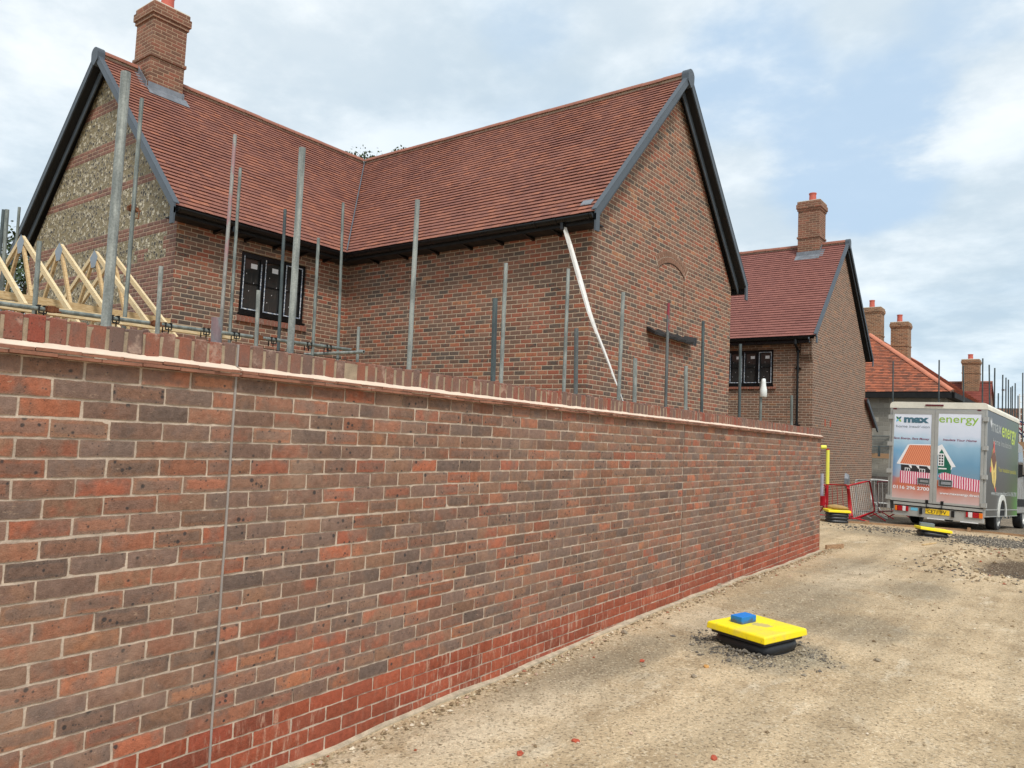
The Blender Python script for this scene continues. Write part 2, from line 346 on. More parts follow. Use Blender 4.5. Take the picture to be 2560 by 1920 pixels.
M['tile']=tile_mat('clay_roof_tile',[(0,lin(150,104,94)),(.3,lin(166,114,100)),(.5,lin(176,120,102)),(.75,lin(186,126,104)),(.93,lin(202,134,106)),(1,lin(214,142,106))],1)
M['tile2']=tile_mat('smooth_red_roof_tile',[(0,lin(166,116,110)),(.4,lin(178,124,116)),(.7,lin(184,129,120)),(1,lin(192,134,124))],2,(.56,.50,.475))
M['tile3']=tile_mat('mottled_orange_roof_tile',[(0,lin(124,92,82)),(.25,lin(150,104,88)),(.45,lin(184,118,94)),(.75,lin(200,126,98)),(1,lin(210,136,104))],3,(.86,.78,.72))
M['tile4']=tile_mat('far_red_roof_tile',[(0,lin(140,76,68)),(.5,lin(160,88,76)),(1,lin(172,94,80))],4)
M['ridge']=flat('ridge_tile_clay',lin(144,92,74),.75,var=.16,scale=3,bump=.3)
M['hiptile']=flat('hip_tile_orange',lin(196,122,94),.75,var=.14,scale=3)
M['underlay']=flat('roof_underside',lin(34,32,32),.9)
M['black']=flat('black_plastic',lin(15,16,17),.33,var=.15,spec=.4)
M['blackm']=flat('matt_black',lin(13,13,14),.8,var=.2)
M['verge']=flat('grey_verge',lin(72,80,88),.5,var=.1,scale=3)
M['soffit']=flat('black_soffit',lin(14,14,15),.6)
M['lead']=flat('lead_sheet',lin(128,132,138),.5,metal=.4,var=.22,scale=7,bump=.4)
M['leaddark']=flat('dark_cavity_tray',lin(24,21,20),.55,var=.3,scale=10)
M['pot']=flat('terracotta_pot',lin(186,92,76),.7,var=.1)
M['flaunch']=flat('cement_flaunching',lin(216,208,190),.9,var=.08)
def glass_mat():
    t=NT('window_glass'); p=t.obj(); n=t.noise(p,9,4); f=t.noise(t.vmath('MULTIPLY',p,(5.0,5.0,.6)),6,4)
    c=t.mix(t.mr(f.outputs[0],.5,.8,0.0,.35),(.035,.034,.033,1),(.12,.11,.10,1)); t.bump(n.outputs[0],.05,.01)
    return t.base(c,.04,0,.8)
M['glass']=glass_mat()
def tape_mat():
    t=NT('protective_tape'); p=t.pos(); n=t.noise(p,34,3,.6)
    return t.base(t.mix(t.mr(n.outputs[0],.45,.55),lin(205,208,212),lin(120,132,150)),.6)
M['tape']=tape_mat()
M['white']=flat('white_sticker',lin(228,228,230),.6,var=.05)
# galvanised scaffold tube
def galv(name,c1,c2,paint=None,p0=0.0):
    t=NT(name); p=t.pos(); q=t.vmath('MULTIPLY',p,(1,1,.25)); n=t.noise(q,16,4,.6); n2=t.noise(p,95,3,.7)
    c=t.mix(t.mr(n.outputs[0],.35,.65),c1,c2); c=t.vmath('SCALE',c,scale=t.mr(n2.outputs[0],.2,.8,.75,1.22))
    if paint:
        z=t.sep(p)[2]; pm=t.math('MULTIPLY',t.mr(n.outputs[0],.46,.54),t.mr(z,p0,p0+.25)); c=t.mix(t.math('MULTIPLY',pm,.8),c,paint)
    t.bump(n2.outputs[0],.3,.002); return t.base(c,.5,.35,.4)
M['galv']=galv('galvanised_tube',lin(140,146,140),lin(106,112,108))
M['galvlight']=galv('pale_galvanised_tube',lin(160,163,156),lin(122,126,122))
M['galvdark']=galv('dark_steel_tube',lin(88,98,98),lin(70,78,80))
M['galvpink']=galv('pink_smeared_tube',lin(158,156,150),lin(124,122,118),lin(168,128,128),3.6)
M['galvred']=galv('red_painted_tube',lin(110,112,110),lin(90,94,94),lin(150,40,56),2.9)
M['galvstub']=galv('paint_smeared_stub',lin(138,140,142),lin(112,114,118),lin(140,110,112),1.9)
M['rust']=flat('rusty_coupler',lin(120,74,46),.8,metal=.3,var=.35,scale=30,bump=.5)
def wood(name,a,b,sc=1.0):
    t=NT(name); p=t.obj(); g=t.noise(t.vmath('MULTIPLY',p,(6*sc,1.2*sc,6*sc)),9,4,.6); k=t.noise(p,7,2)
    c=t.mix(t.mr(g.outputs[0],.35,.65),a,b); kn=t.vor(p,3.2); c=t.mix(t.mr(kn.outputs['Distance'],.03,.07,.7,0.0),c,lin(120,84,52))
    t.bump(g.outputs[0],.3,.003); return t.base(c,.75,0,.3)
M['pine']=wood('new_pine',lin(212,184,140),lin(190,158,112))
M['pineend']=wood('new_pine_pale',lin(226,206,168),lin(206,180,136))
M['oldwood']=wood('weathered_board',lin(176,142,108),lin(146,114,86))
M['nail']=flat('nail_plate_steel',lin(150,156,162),.45,metal=.6)
M['yellow']=None
def yellow():
    t=NT('dirty_yellow_plastic'); p=t.obj(); n=t.noise(p,5,4); n2=t.noise(p,38,4,.7); x,y,z=t.sep(p)
    c=t.mix(t.mr(n.outputs[0],.4,.7,0.0,.25),lin(252,226,10),lin(226,196,40))
    d=t.math('SQRT',t.math('ADD',t.math('POWER',t.math('SUBTRACT',x,.03),2.0),t.math('POWER',t.math('SUBTRACT',y,.03),2.0)))
    d=t.math('ADD',d,t.math('MULTIPLY',t.math('SUBTRACT',t.noise(p,14,3).outputs[0],.5),.16))
    mud=t.math('MULTIPLY',t.mr(d,.06,.085,1.0,0.0),t.mr(z,.02,.035))
    c=t.mix(t.math('MULTIPLY',mud,.85),c,lin(186,166,112))
    c=t.mix(t.mr(n2.outputs[0],.58,.72,0.0,.55),c,lin(150,128,70)); ds=t.noise(p,3.0,5,.7); c=t.mix(t.mr(ds.outputs[0],.48,.66,0.0,.4),c,lin(196,176,110)); t.bump(n2.outputs[0],.3,.002); return t.base(c,.6)
M['yellow']=yellow()
M['foam']=flat('yellow_foam',lin(242,236,96),.8,var=.05)
M['rubber']=flat('black_ribbed_plastic',lin(34,36,40),.5,var=.35,scale=5,bump=.2)
M['blue']=None
def blueb():
    t=NT('blue_sprayed_block'); p=t.obj(); z=t.sep(p)[2]; n=t.noise(p,18,4,.7)
    f=t.mr(t.math('ADD',z,t.math('MULTIPLY',t.math('SUBTRACT',n.outputs[0],.5),.12)),.025,.06)
    c=t.mix(f,lin(76,92,110),lin(20,118,200)); t.bump(t.noise(p,60,3).outputs[0],.5,.004); return t.base(c,.75)
M['blue']=blueb()
M['greyblock']=flat('grey_block',lin(112,122,130),.85,var=.15,bump=.4)
M['sandbag']=flat('sandbag_cloth',lin(166,134,84),.95,var=.2,scale=12,bump=.6)
M['red']=flat('red_barrier_paint',lin(196,26,40),.45,var=.1)
M['whitep']=flat('white_barrier_paint',lin(222,220,214),.5,var=.08)
M['sleeve']=flat('polythene_sleeve',lin(214,210,204),.35,var=.08,scale=14)
M['stone']=flat('rubble_stone',lin(150,136,116),.95,var=.35,scale=3,bump=.8)
# ------------------------------------------------------------------ terrain
PILES=[(-2.18,6.25,.31,.045),(-2.66,17.9,.55,.04)]
def hgt(x,y):
    w=0.0
    if y<18:
        kn=[(-4,-.05),(2.4,-.036),(3.6,-.006),(7.1,.034),(13.4,-.025),(18,0)]
        for (a,b),(c,d) in zip(kn[:-1],kn[1:]):
            if a<=y<=c: q=(y-a)/(c-a); q=q*q*(3-2*q); w=b+(d-b)*q
        w*= max(0,min(1,1-(x+3.3)/3.0)) if x>-3.3 else 1
    w-= .045*max(0,min(y,60)-20.5) if y>20.5 else 0
    near= max(0,1-math.hypot(x,y)/40)
    n=noise.noise(Vector((x*.35,y*.35,0)))*.035+noise.noise(Vector((x*1.3,y*1.3,3)))*.016
    n+=noise.noise(Vector((x*4.5,y*4.5,7)))*.007
    w+=n*near if x>-3.05-.05*(y-2) else n*near*.4
    # dug muddy hollow with a crumbly rim, right of the track
    dx,dy=(x+.55)/1.35,(y-14.3)/1.9; r=math.hypot(dx,dy)+.22*noise.noise(Vector((x*1.7,y*1.7,2)))
    if r<1.9: w+= -.12*max(0,1-r*r)+ .085*math.exp(-((r-1.08)/.17)**2)*(.6+.8*abs(noise.noise(Vector((x*5,y*5,1)))))
    for px,py,pr,ph in PILES:
        d=math.hypot(x-px,y-py)
        if d<pr*2: w+=ph*math.exp(-((d-pr*1.05)/(pr*.22))**2)*(.4+1.1*abs(noise.noise(Vector((x*9,y*9,4)))))
    return w
def axis(fine0,fine1,step,far0,far1):
    a=[];x=fine0
    while x<=fine1+1e-6: a.append(x); x+=step
    s=step; x=fine0; L=[]
    while x>far0: s*=1.35; x-=s; L.append(max(x,far0))
    s=step; x=fine1; Q=[]
    while x<far1: s*=1.35; x+=s; Q.append(min(x,far1))
    return list(reversed(L))+a+Q
xs=axis(-4.2,3.2,.06,-400,400); ys=axis(1.0,20,.08,-60,600)
gv=[(x,y,hgt(x,y)) for y in ys for x in xs]; nx=len(xs)
gf=[(j*nx+i,j*nx+i+1,(j+1)*nx+i+1,(j+1)*nx+i) for j in range(len(ys)-1) for i in range(nx-1)]
def ground_mat():
    t=NT('site_ground'); p=t.pos(); x,y,z=t.sep(p)
    n1=t.noise(p,.55,5,.6); n2=t.noise(p,2.3,5,.65); n3=t.noise(p,26,4,.7); n4=t.noise(p,120,3,.7)
    strk=t.noise(t.vmath('MULTIPLY',p,(2.2,.8,1)),1.6,5,.7)
    c=t.mix(t.mr(n1.outputs[0],.35,.65),lin(196,174,142),lin(208,187,156))
    c=t.mix(t.mr(n2.outputs[0],.46,.66,0.0,.7),c,lin(176,154,124))
    c=t.mix(t.mr(strk.outputs[0],.56,.70,0.0,.85),c,lin(224,208,182))
    # grey gravelly stains
    def blob(cx,cy,rx,ry,a,b,wob=.9):
        dx=t.math('DIVIDE',t.math('SUBTRACT',x,cx),rx); dy=t.math('DIVIDE',t.math('SUBTRACT',y,cy),ry)
        r=t.math('SQRT',t.math('ADD',t.math('MULTIPLY',dx,dx),t.math('MULTIPLY',dy,dy)))
        r=t.math('ADD',r,t.math('MULTIPLY',t.math('SUBTRACT',n2.outputs[0],.5),wob*1.6)); return t.mr(r,a,b,1.0,0.0)
    g=blob(-2.2,6.2,.75,.62,.5,1.15)
    for a in ((-2.55,8.7,.55,1.9),(-2.9,5.0,.35,1.3),(-1.9,7.8,.7,.7),(-2.9,12.0,.5,1.5),(-3.4,17.2,1.2,.7),(-1.8,10.5,.5,.9)):
        g=t.math('MAXIMUM',g,t.math('MULTIPLY',blob(*a,.35,1.3,1.3),.75))
    g=t.math('MULTIPLY',g,t.mr(n3.outputs[0],.25,.6,.45,1.0))
    c=t.mix(t.math('MULTIPLY',g,.8),c,lin(126,120,106))
    gv2=t.math('MAXIMUM',blob(-1.6,17.9,.95,.85,.6,1.1,.7),blob(-.3,18.2,.8,.9,.6,1.1,.7))
    c=t.mix(gv2,c,lin(128,126,122))
    mud=blob(-.5,14.3,1.2,1.75,.75,1.05,.45); c=t.mix(t.math('MULTIPLY',blob(-.2,16.6,1.7,2.3,.4,1.0,.9),.7),c,lin(118,104,88)); c=t.mix(mud,c,lin(100,84,68))
    # beyond the timber edging: dark stone sub-base of the road
    edge=t.math('SUBTRACT',y,t.math('ADD',20.75,t.math('MULTIPLY',x,.36)))
    e=t.mr(t.math('ADD',edge,t.math('MULTIPLY',t.math('SUBTRACT',n2.outputs[0],.5),.3)),-.05,.25)
    c=t.mix(e,c,t.mix(n1.outputs[0],lin(134,122,106),lin(112,104,94)))
    pl=t.math('MAXIMUM',blob(-2.75,3.6,.45,1.3,.4,1.1,1.2),t.math('MAXIMUM',blob(-2.6,11.0,.5,2.2,.3,1.1,1.3),blob(-2.9,6.9,.4,1.0,.3,1.1,1.3)))
    c=t.mix(t.math('MULTIPLY',pl,t.mr(n2.outputs[0],.4,.6,.2,.75)),c,lin(226,210,184))
    # stony speckle
    v=t.vor(p,75); vc=t.sep(v.outputs['Color']); c=t.mix(t.math('MULTIPLY',t.math('GREATER_THAN',vc[0],.86),.5),c,lin(106,92,74))
    c=t.mix(t.math('MULTIPLY',t.math('GREATER_THAN',vc[1],.9),.45),c,lin(232,218,192))
    v2=t.vor(p,28); vd=t.sep(v2.outputs['Color']); sp=t.math('MULTIPLY',t.math('GREATER_THAN',vd[0],.88),t.mr(v2.outputs['Distance'],.1,.3,1.0,0.0))
    c=t.mix(t.math('MULTIPLY',sp,.6),c,lin(112,100,84))
    trk=t.noise(t.vmath('MULTIPLY',p,(3.2,.28,1)),1.0,4,.6); c=t.vmath('SCALE',c,scale=t.mr(trk.outputs[0],.35,.65,.86,1.10)); c=t.vmath('MULTIPLY',c,(.95,.92,.88)); c=t.vmath('SCALE',c,scale=t.mr(n4.outputs[0],.2,.8,.74,1.26)); c=t.vmath('SCALE',c,scale=t.mr(n3.outputs[0],.2,.8,.86,1.12))
    v3=t.vor(p,42)
    h=t.math('ADD',t.math('ADD',t.math('MULTIPLY',n3.outputs[0],1.2),t.math('MULTIPLY',n4.outputs[0],.4)),t.math('MULTIPLY',v3.outputs['Distance'],-.35))
    t.bump(h,.8,.02); return t.base(c,.95,0,.2)
me=bpy.data.meshes.new('ground'); me.from_pydata(gv,[],gf); me.polygons.foreach_set('use_smooth',[True]*len(gf)); me.materials.append(ground_mat())
go=bpy.data.objects.new('ground',me); COL.objects.link(go); tag(go,kind='structure')
# gravel and grit: nobody could count it
def pebble(mb,x,y,r,m,zo=0.0):
    z=hgt(x,y)+r*.25+zo; a=U(0,6.28); vs=[]
    sx,sy,sz=r*U(.8,1.3),r*U(.7,1.1),r*U(.5,.85); 
    base=[(1,0,0),(-1,0,0),(0,1,0),(0,-1,0),(0,0,1),(0,0,-1)]
    for bx_,by,bz in base:
        k=U(.75,1.2); X,Y,Zz=bx_*sx*k+U(-.2,.2)*r,by*sy*k+U(-.2,.2)*r,bz*sz*k
        vs.append((x+X*math.cos(a)-Y*math.sin(a),y+X*math.sin(a)+Y*math.cos(a),z+Zz))
    mb.shared(vs,[(0,2,4),(2,1,4),(1,3,4),(3,0,4),(2,0,5),(1,2,5),(3,1,5),(0,3,5)],m,.01+R())
def gravelmat(nm,stops):
    t=NT(nm); a=t.n('ShaderNodeAttribute'); a.attribute_name='rnd'; c=t.ramp(a.outputs['Fac'],stops); n=t.noise(t.pos(),90,3)
    return t.base(t.vmath('SCALE',c,scale=t.mr(n.outputs[0],.2,.8,.8,1.2)),.95,0,.2)
M['grav']=gravelmat('dark_gravel',[(0,lin(70,66,62)),(.5,lin(104,98,90)),(.85,lin(134,124,110)),(1,lin(180,168,148))])
M['grit']=gravelmat('sandy_grit',[(0,lin(110,92,70)),(.4,lin(150,130,102)),(.8,lin(186,168,138)),(.93,lin(214,202,180)),(1,lin(150,84,60))])
g=MB()
for i in range(3400):     # rim round the near cover
    a=U(0,6.28); d=abs(random.gauss(0,.13))+.27; x,y=-2.18+math.cos(a)*d*1.05,6.22+math.sin(a)*d*.95
    
    if noise.noise(Vector((x*4,y*4,8)))<-.08 and R()<.85: continue
    pebble(g,x,y,U(.003,.010) if R()<.94 else U(.010,.024),0)
for cx,cy,sx,sy,n in ((-1.6,17.9,.55,.5,2600),(-.3,18.2,.5,.5,1500),(-3.6,18.2,.6,.4,700),(-.7,13.2,.8,.6,500)):
    for i in range(n):
        x,y=random.gauss(cx,sx),random.gauss(cy,sy); pebble(g,x,y,U(.008,.026),0)
o=g.build('gravel',[M['grav']]); tag(o,kind='stuff')
g=MB()
for i in range(4500):
    y=1.6+R()**1.3*16; x=U(-3.05-.05*(y-2),1.6)
    if math.hypot(x+2.18,y-6.22)<.3: continue
    r=U(.002,.007) if R()<.93 else U(.007,.016)
    if y>7: r*=1.5
    pebble(g,x,y,r,0)
for i in range(1500):    # crumbs along the wall foot
    s=U(0,12); x=-3.1521-.0506*s+abs(random.gauss(0,.07))+.06; y=2.0184+s; pebble(g,x,y,U(.004,.018),0)
for i in range(900):
    a=U(0,6.28); d=random.gauss(1.05,.16); pebble(g,-.55+1.35*d*math.cos(a),14.3+1.9*d*math.sin(a),U(.01,.035),0)
o=g.build('grit',[M['grit']]); tag(o,kind='stuff')
# a few larger lumps one can pick out
def lump(name,x,y,r,mat,label,cat,flatz=.6,grp=None):
    vs=[];fs=[];n=9;K=6
    for j in range(K+1):
        th=math.pi*j/K
        for k in range(n):
            a=2*math.pi*k/n; d=Vector((math.sin(th)*math.cos(a),math.sin(th)*math.sin(a),math.cos(th)))
            q=1+.5*noise.noise(d*1.7+Vector((x*9,y*9,r*50))); vs.append((d.x*r*q*1.2,d.y*r*q*.85,d.z*r*q*flatz))
    for j in range(K):
        for k in range(n): fs.append([j*n+k,(j+1)*n+k,(j+1)*n+(k+1)%n,j*n+(k+1)%n])
    mb=MB(); mb.shared(vs,fs); o=mb.build(name,mat); o.location=(x,y,hgt(x,y)+r*flatz*.5); o.rotation_euler=(0,0,x*7+y); return tag(o,label,cat,grp)
M['fragred']=flat('broken_brick_red',lin(178,84,60),.9,var=.2,scale=20,bump=.6)
M['fragor']=flat('broken_brick_orange',lin(210,158,92),.9,var=.2,scale=20,bump=.6)
GND=[]
# ------------------------------------------------------------------ garden wall
wa=-.0506553; wx,wy=-3.1521,2.0184
T=Vector((math.sin(wa),math.cos(wa),0)); Nn=Vector((math.cos(wa),-math.sin(wa),0)); WP=Vector((wx,wy,0))
def W(s,off,z): return WP+T*s+Nn*off+Vector((0,0,z))
zc=.224+H; S0,S1=-3.6,11.45; TH=.225
gw=empty('garden_wall',W(4,-.1,0),'long brick garden wall with red base courses and brick-on-edge coping','wall')
b=MB()
def wallquad(mb,s0,s1,off,z0,z1,flip=False,m=0):
    P=[W(s0,off,z0),W(s1,off,z0),W(s1,off,z1),W(s0,off,z1)]; uv=[(s0+20,z0-zc+7.5),(s1+20,z0-zc+7.5),(s1+20,z1-zc+7.5),(s0+20,z1-zc+7.5)]
    if flip: P.reverse(); uv.reverse()
    mb.face(P,uv,m)
# mortar bed plane, brick faces stand a few millimetres proud of it
NS=220
def fw(s_,z): return .004*noise.noise(Vector((s_*.9,z*1.4,5)))+.0012*noise.noise(Vector((s_*9,z*12,2)))
for i in range(NS):
    a0=S0+(S1-S0)*i/NS; a1=S0+(S1-S0)*(i+1)/NS
    for k in range(36):
        z0=-.3+(zc+.3)*k/36; z1=-.3+(zc+.3)*(k+1)/36; f=lambda s_,z: fw(s_,z)-.0050+.0035*noise.noise(Vector((s_*26,z*40,9)))
        b.face([W(a0,f(a0,z0),z0),W(a1,f(a1,z0),z0),W(a1,f(a1,z1),z1),W(a0,f(a0,z1),z1)],[(0,0)]*4,1)
wallquad(b,S0,S1,-TH,-.3,zc,True)
b.face([W(S1,0,-.3),W(S1,-TH,-.3),W(S1,-TH,zc),W(S1,0,zc)],[(40,-.3-zc+7.5),(40+TH,-.3-zc+7.5),(40+TH,7.5),(40,7.5)])
b.face([W(S0,-TH,-.3),W(S0,0,-.3),W(S0,0,zc),W(S0,-TH,zc)],[(40,-.3-zc+7.5),(40+TH,-.3-zc+7.5),(40+TH,7.5),(40,7.5)])
body=part(b,'wall_core',[M['wallbrick'],M['mortar']],gw)
JS=[0.0,5.42,9.02]
bb=MB(); rb=MB()
def facebrick(mb,s0,s1,z0,z1,col):
    n,m_=max(3,int((s1-s0)/.024)),3; vs=[];fs=[]; tilt=U(-.0012,.0012); pr=U(-.0008,.0012)
    sk=U(-.0012,.0012)
    for j in range(m_+1):
        for i in range(n+1):
            ed=(i in(0,n))+(j in(0,m_)); ss=s0+(s1-s0)*i/n+(U(-.0016,.0014) if i in(0,n) else 0); zz=z0+(z1-z0)*j/m_+sk*(i/n-.5)*2+(U(-.0018,.0014) if j in(0,m_) else 0)
            vs.append(W(ss,fw(ss,zz)+pr+tilt*(j/m_-.5)*2+U(-.0004,.0004)-(.0018 if ed==1 else .0030 if ed==2 else 0),zz))
    K=len(vs); uvs=[(i/n,j/m_) for j in range(m_+1) for i in range(n+1)]
    for j in range(m_):
        for i in range(n): fs.append([j*(n+1)+i,j*(n+1)+i+1,(j+1)*(n+1)+i+1,(j+1)*(n+1)+i])
    loop=[i for i in range(n+1)]+[j*(n+1)+n for j in range(1,m_+1)]+[m_*(n+1)+i for i in range(n-1,-1,-1)]+[j*(n+1) for j in range(m_-1,0,-1)]
    c=W((s0+s1)/2,0,(z0+z1)/2); back=[vs[q]-Nn*.012 for q in loop]; vs+=back; L=len(loop)
    uvs+=[uvs[q] for q in loop]
    for k in range(L): q=(k+1)%L; fs.append([loop[k],K+k,K+q,loop[q]])
    i0=len(mb.v); mb.v+=[tuple(v) for v in vs]
    for f in fs: mb.f.append([i0+q for q in f]); mb.uv.append([uvs[q] for q in f]); mb.m.append(0); mb.c.append(col)
edges=[S0-.4]+JS+[S1]
for row in range(27):
    zt_=zc-.075*row-.005+U(-.001,.001); zb_=zt_-.065+U(-.001,.001)
    for sg in range(4):
        e0,e1=edges[sg]+(.007 if sg else 0),edges[sg+1]-(.005 if sg<3 else 0); s_=e1 if sg==0 else e0; half=row%2
        if sg==0:    # laid leftwards from the first joint
            k=0; r_=e1
            while r_>S0:
                L=.1025 if (k==0 and half) else .215; l_=r_-L
                if l_<S0: break
                facebrick(rb if row>=21 else bb,l_+U(-.002,.002),r_+U(-.002,.001) if k else r_,zb_,zt_,.01+.98*R()); r_=l_-.010; k+=1
        else:
            k=0; l_=e0
            while l_<e1-.03:
                L=.1025 if (k==0 and half) else .215; r_=min(l_+L,e1)
                if r_-l_>.03: facebrick(rb if row>=21 else bb,l_+(U(-.002,.002) if k else 0),r_+(U(-.002,.002) if r_<e1 else 0),zb_,zt_,.01+.98*R())
                l_=r_+.010; k+=1
part(bb,'brick_face',M['wb'],gw)
part(rb,'red_base_courses',M['wr'],gw)
# tile creasing: two thin courses of plain tiles, each tile its own length, with mortar between
b=MB(); fl=MB()
segs=[(S0,JS[0]-.006),(JS[0]+.008,JS[1]-.004),(JS[1]+.004,JS[2]-.004),(JS[2]+.004,S1)]
for (a,e) in segs:
    for lay,(z0,z1,pr) in enumerate(((zc,zc+.0125,.036),(zc+.0165,zc+.029,.040))):
        s=a-(.08 if lay else 0); 
        while s<e:
            L=.165; s0,s1=max(s,a),min(s+L-.003,e)
            if s1>s0+.01:
                j=U(-.006,.005); jz=U(-.0016,.0016)
                b.box(W(s0,-TH-.036,z0+jz),T*(s1-s0),Nn*(TH+.036+pr+j),Vector((0,0,z1-z0)),0)
            s+=L
    # ragged mortar bed between tile layers
    n=int((e-a)/.05)
    for i in range(n):
        s0=a+(e-a)*i/n; s1=a+(e-a)*(i+1)/n
        b.box(W(s0,-TH-.03,zc+.0115),T*(s1-s0),Nn*(TH+.03+U(.026,.036)),Vector((0,0,.006)),1)
    # sloping mortar fillet up to the coping
    n=int((e-a)/.06); pv=None
    for i in range(n+1):
        s=a+(e-a)*i/n; o1=.036+U(-.002,.003); z1=zc+.0305+U(-.001,.001); o2=-.004+U(-.002,.002); z2=zc+.052+U(-.003,.003)
        cur=(W(s,o1,z1-.003),W(s,o1,z1),W(s,o2,z2),W(s,-TH/2,z2),W(s,-TH+.004,z2),W(s,-TH-.036,z1),W(s,-TH-.036,z1-.003))
        if pv: 
            for q in range(6): fl.face([pv[q],cur[q],cur[q+1],pv[q+1]])
        pv=cur
    for s,f in ((a,1),(e,-1)):
        P=[W(s,.036,zc+.0275),W(s,.036,zc+.0305),W(s,-.004,zc+.05),W(s,-TH+.004,zc+.05),W(s,-TH-.036,zc+.03),W(s,-TH-.036,zc+.0275)]
        if f<0: P.reverse()
        fl.face(P)
part(b,'tile_creasing',[M['creasing'],M['mortar']],gw)
part(fl,'mortar_fillet',M['fillet'],gw,smooth=False)
# brick-on-edge coping
cb=MB(); cz0=zc+.046; s=S0+.02; 
def rbrick(mb,c,ex,ey,ez,c_,r=.004,m=0,jit=.002):
    """brick with softened, slightly irregular edges; c centre, half vectors"""
    c,ex,ey,ez=map(Vector,(c,ex,ey,ez)); lx,ly,lz=ex.length,ey.length,ez.length
    g=[]
    lev=lambda l:[-1,-1+r/l,1-r/l,1]
    X,Y,Zz=lev(lx),lev(ly),lev(lz); vid={}
    vs=[];fs=[]
    def vert(i,j,k):
        key=(i,j,k)
        if key in vid: return vid[key]
        x,y,z=X[i],Y[j],Zz[k]; e=[i in(0,3),j in(0,3),k in(0,3)]
        if sum(e)>=2:
            q=.62 if sum(e)==2 else .5
            if e[0]: x=math.copysign(1-(r/lx)*(1-q),x)
            if e[1]: y=math.copysign(1-(r/ly)*(1-q),y)
            if e[2]: z=math.copysign(1-(r/lz)*(1-q),z)
        p=c+ex*x+ey*y+ez*z+Vector((U(-jit,jit),U(-jit,jit),U(-jit,jit)))
        vs.append(p); vid[key]=len(vs)-1; return vid[key]
    for a in range(3):
        for bb in range(3):
            fs.append([vert(a,bb,0),vert(a,bb+1,0),vert(a+1,bb+1,0),vert(a+1,bb,0)])
            fs.append([vert(a,bb,3),vert(a+1,bb,3),vert(a+1,bb+1,3),vert(a,bb+1,3)])
            fs.append([vert(a,0,bb),vert(a+1,0,bb),vert(a+1,0,bb+1),vert(a,0,bb+1)])
            fs.append([vert(a,3,bb),vert(a,3,bb+1),vert(a+1,3,bb+1),vert(a+1,3,bb)])
            fs.append([vert(0,a,bb),vert(0,a,bb+1),vert(0,a+1,bb+1),vert(0,a+1,bb)])
            fs.append([vert(3,a,bb),vert(3,a+1,bb),vert(3,a+1,bb+1),vert(3,a,bb+1)])
    mb.shared(vs,fs,m,c_)
k=int((S0-.0)/.075)
for i in range(k,int(S1/.075)+1):
    s=(i+.5)*.075+.001
    if s+.034>S1 or s<S0: continue
    dz=U(-.005,.005); of=U(-.004,.003)
    rbrick(cb,W(s+U(-.002,.002),-TH/2+of,cz0+.052+dz),T*(.0310+U(-.0018,.001)),Nn*.1125,Vector((0,0,.052)),.02+.96*R(),.006)
cb.box(W(S0,-TH+.006,cz0-.004),T*(-.004-S0),Nn*(TH-.011),Vector((0,0,.094)),1)
cb.box(W(.012,-TH+.006,cz0-.004),T*(S1-.02),Nn*(TH-.011),Vector((0,0,.094)),1)
part(cb,'coping',[M['coping'],flat('weathered_coping_mortar',lin(156,138,116),.95,var=.25,scale=20,bump=.6)],gw)
for i,js in enumerate(JS):
    j=MB(); w=.005 if i==0 else .0025
    n=40
    for k in range(n):
        z0=-.05+(zc+.05)*k/n; z1=-.05+(zc+.05)*(k+1)/n; d=.0022*noise.noise(Vector((z0*5,i,0)))
        j.box(W(js+d-w,-.012,z0),T*(2*w),Nn*(.0105+(.0035 if i==0 else -.001)),Vector((0,0,z1-z0)),0)
        if i==0: j.box(W(js+d+w,-.01,z0),T*(.004),Nn*(.0075),Vector((0,0,z1-z0)),1)
    j.box(W(js-.003,-.008,cz0),T*.008,Nn*.010,Vector((0,0,.104)),0)
    part(j,'movement_joint',[M['sealant'] if i==0 else M['groove'],M['groove']],gw)
f=MB(); n=90; pv=None
for i in range(n+1):
    s=S0+(S1-S0)*i/n; h=hgt(W(s,.05,0).x,W(s,.05,0).y)+.010+.018*noise.noise(Vector((s*2,0,0))); o=.042+.02*noise.noise(Vector((s*1.3,4,0)))
    cur=(W(s,o,-.1),W(s,o,h),W(s,-.01,h+.004))
    if pv:
        for q in range(2): f.face([pv[q],cur[q],cur[q+1],pv[q+1]])
    pv=cur
part(f,'concrete_footing',M['concrete'],gw)
# kerb stub left at the wall end
kb=MB(); kb.box((-3.72,13.75,-.08),(.16,.45,0),(.03,-.01,0),(0,0,.13)); o=kb.build('timber_peg_board',M['oldwood'])
tag(o,'short muddy timber board lying at the far end of the garden wall','board')
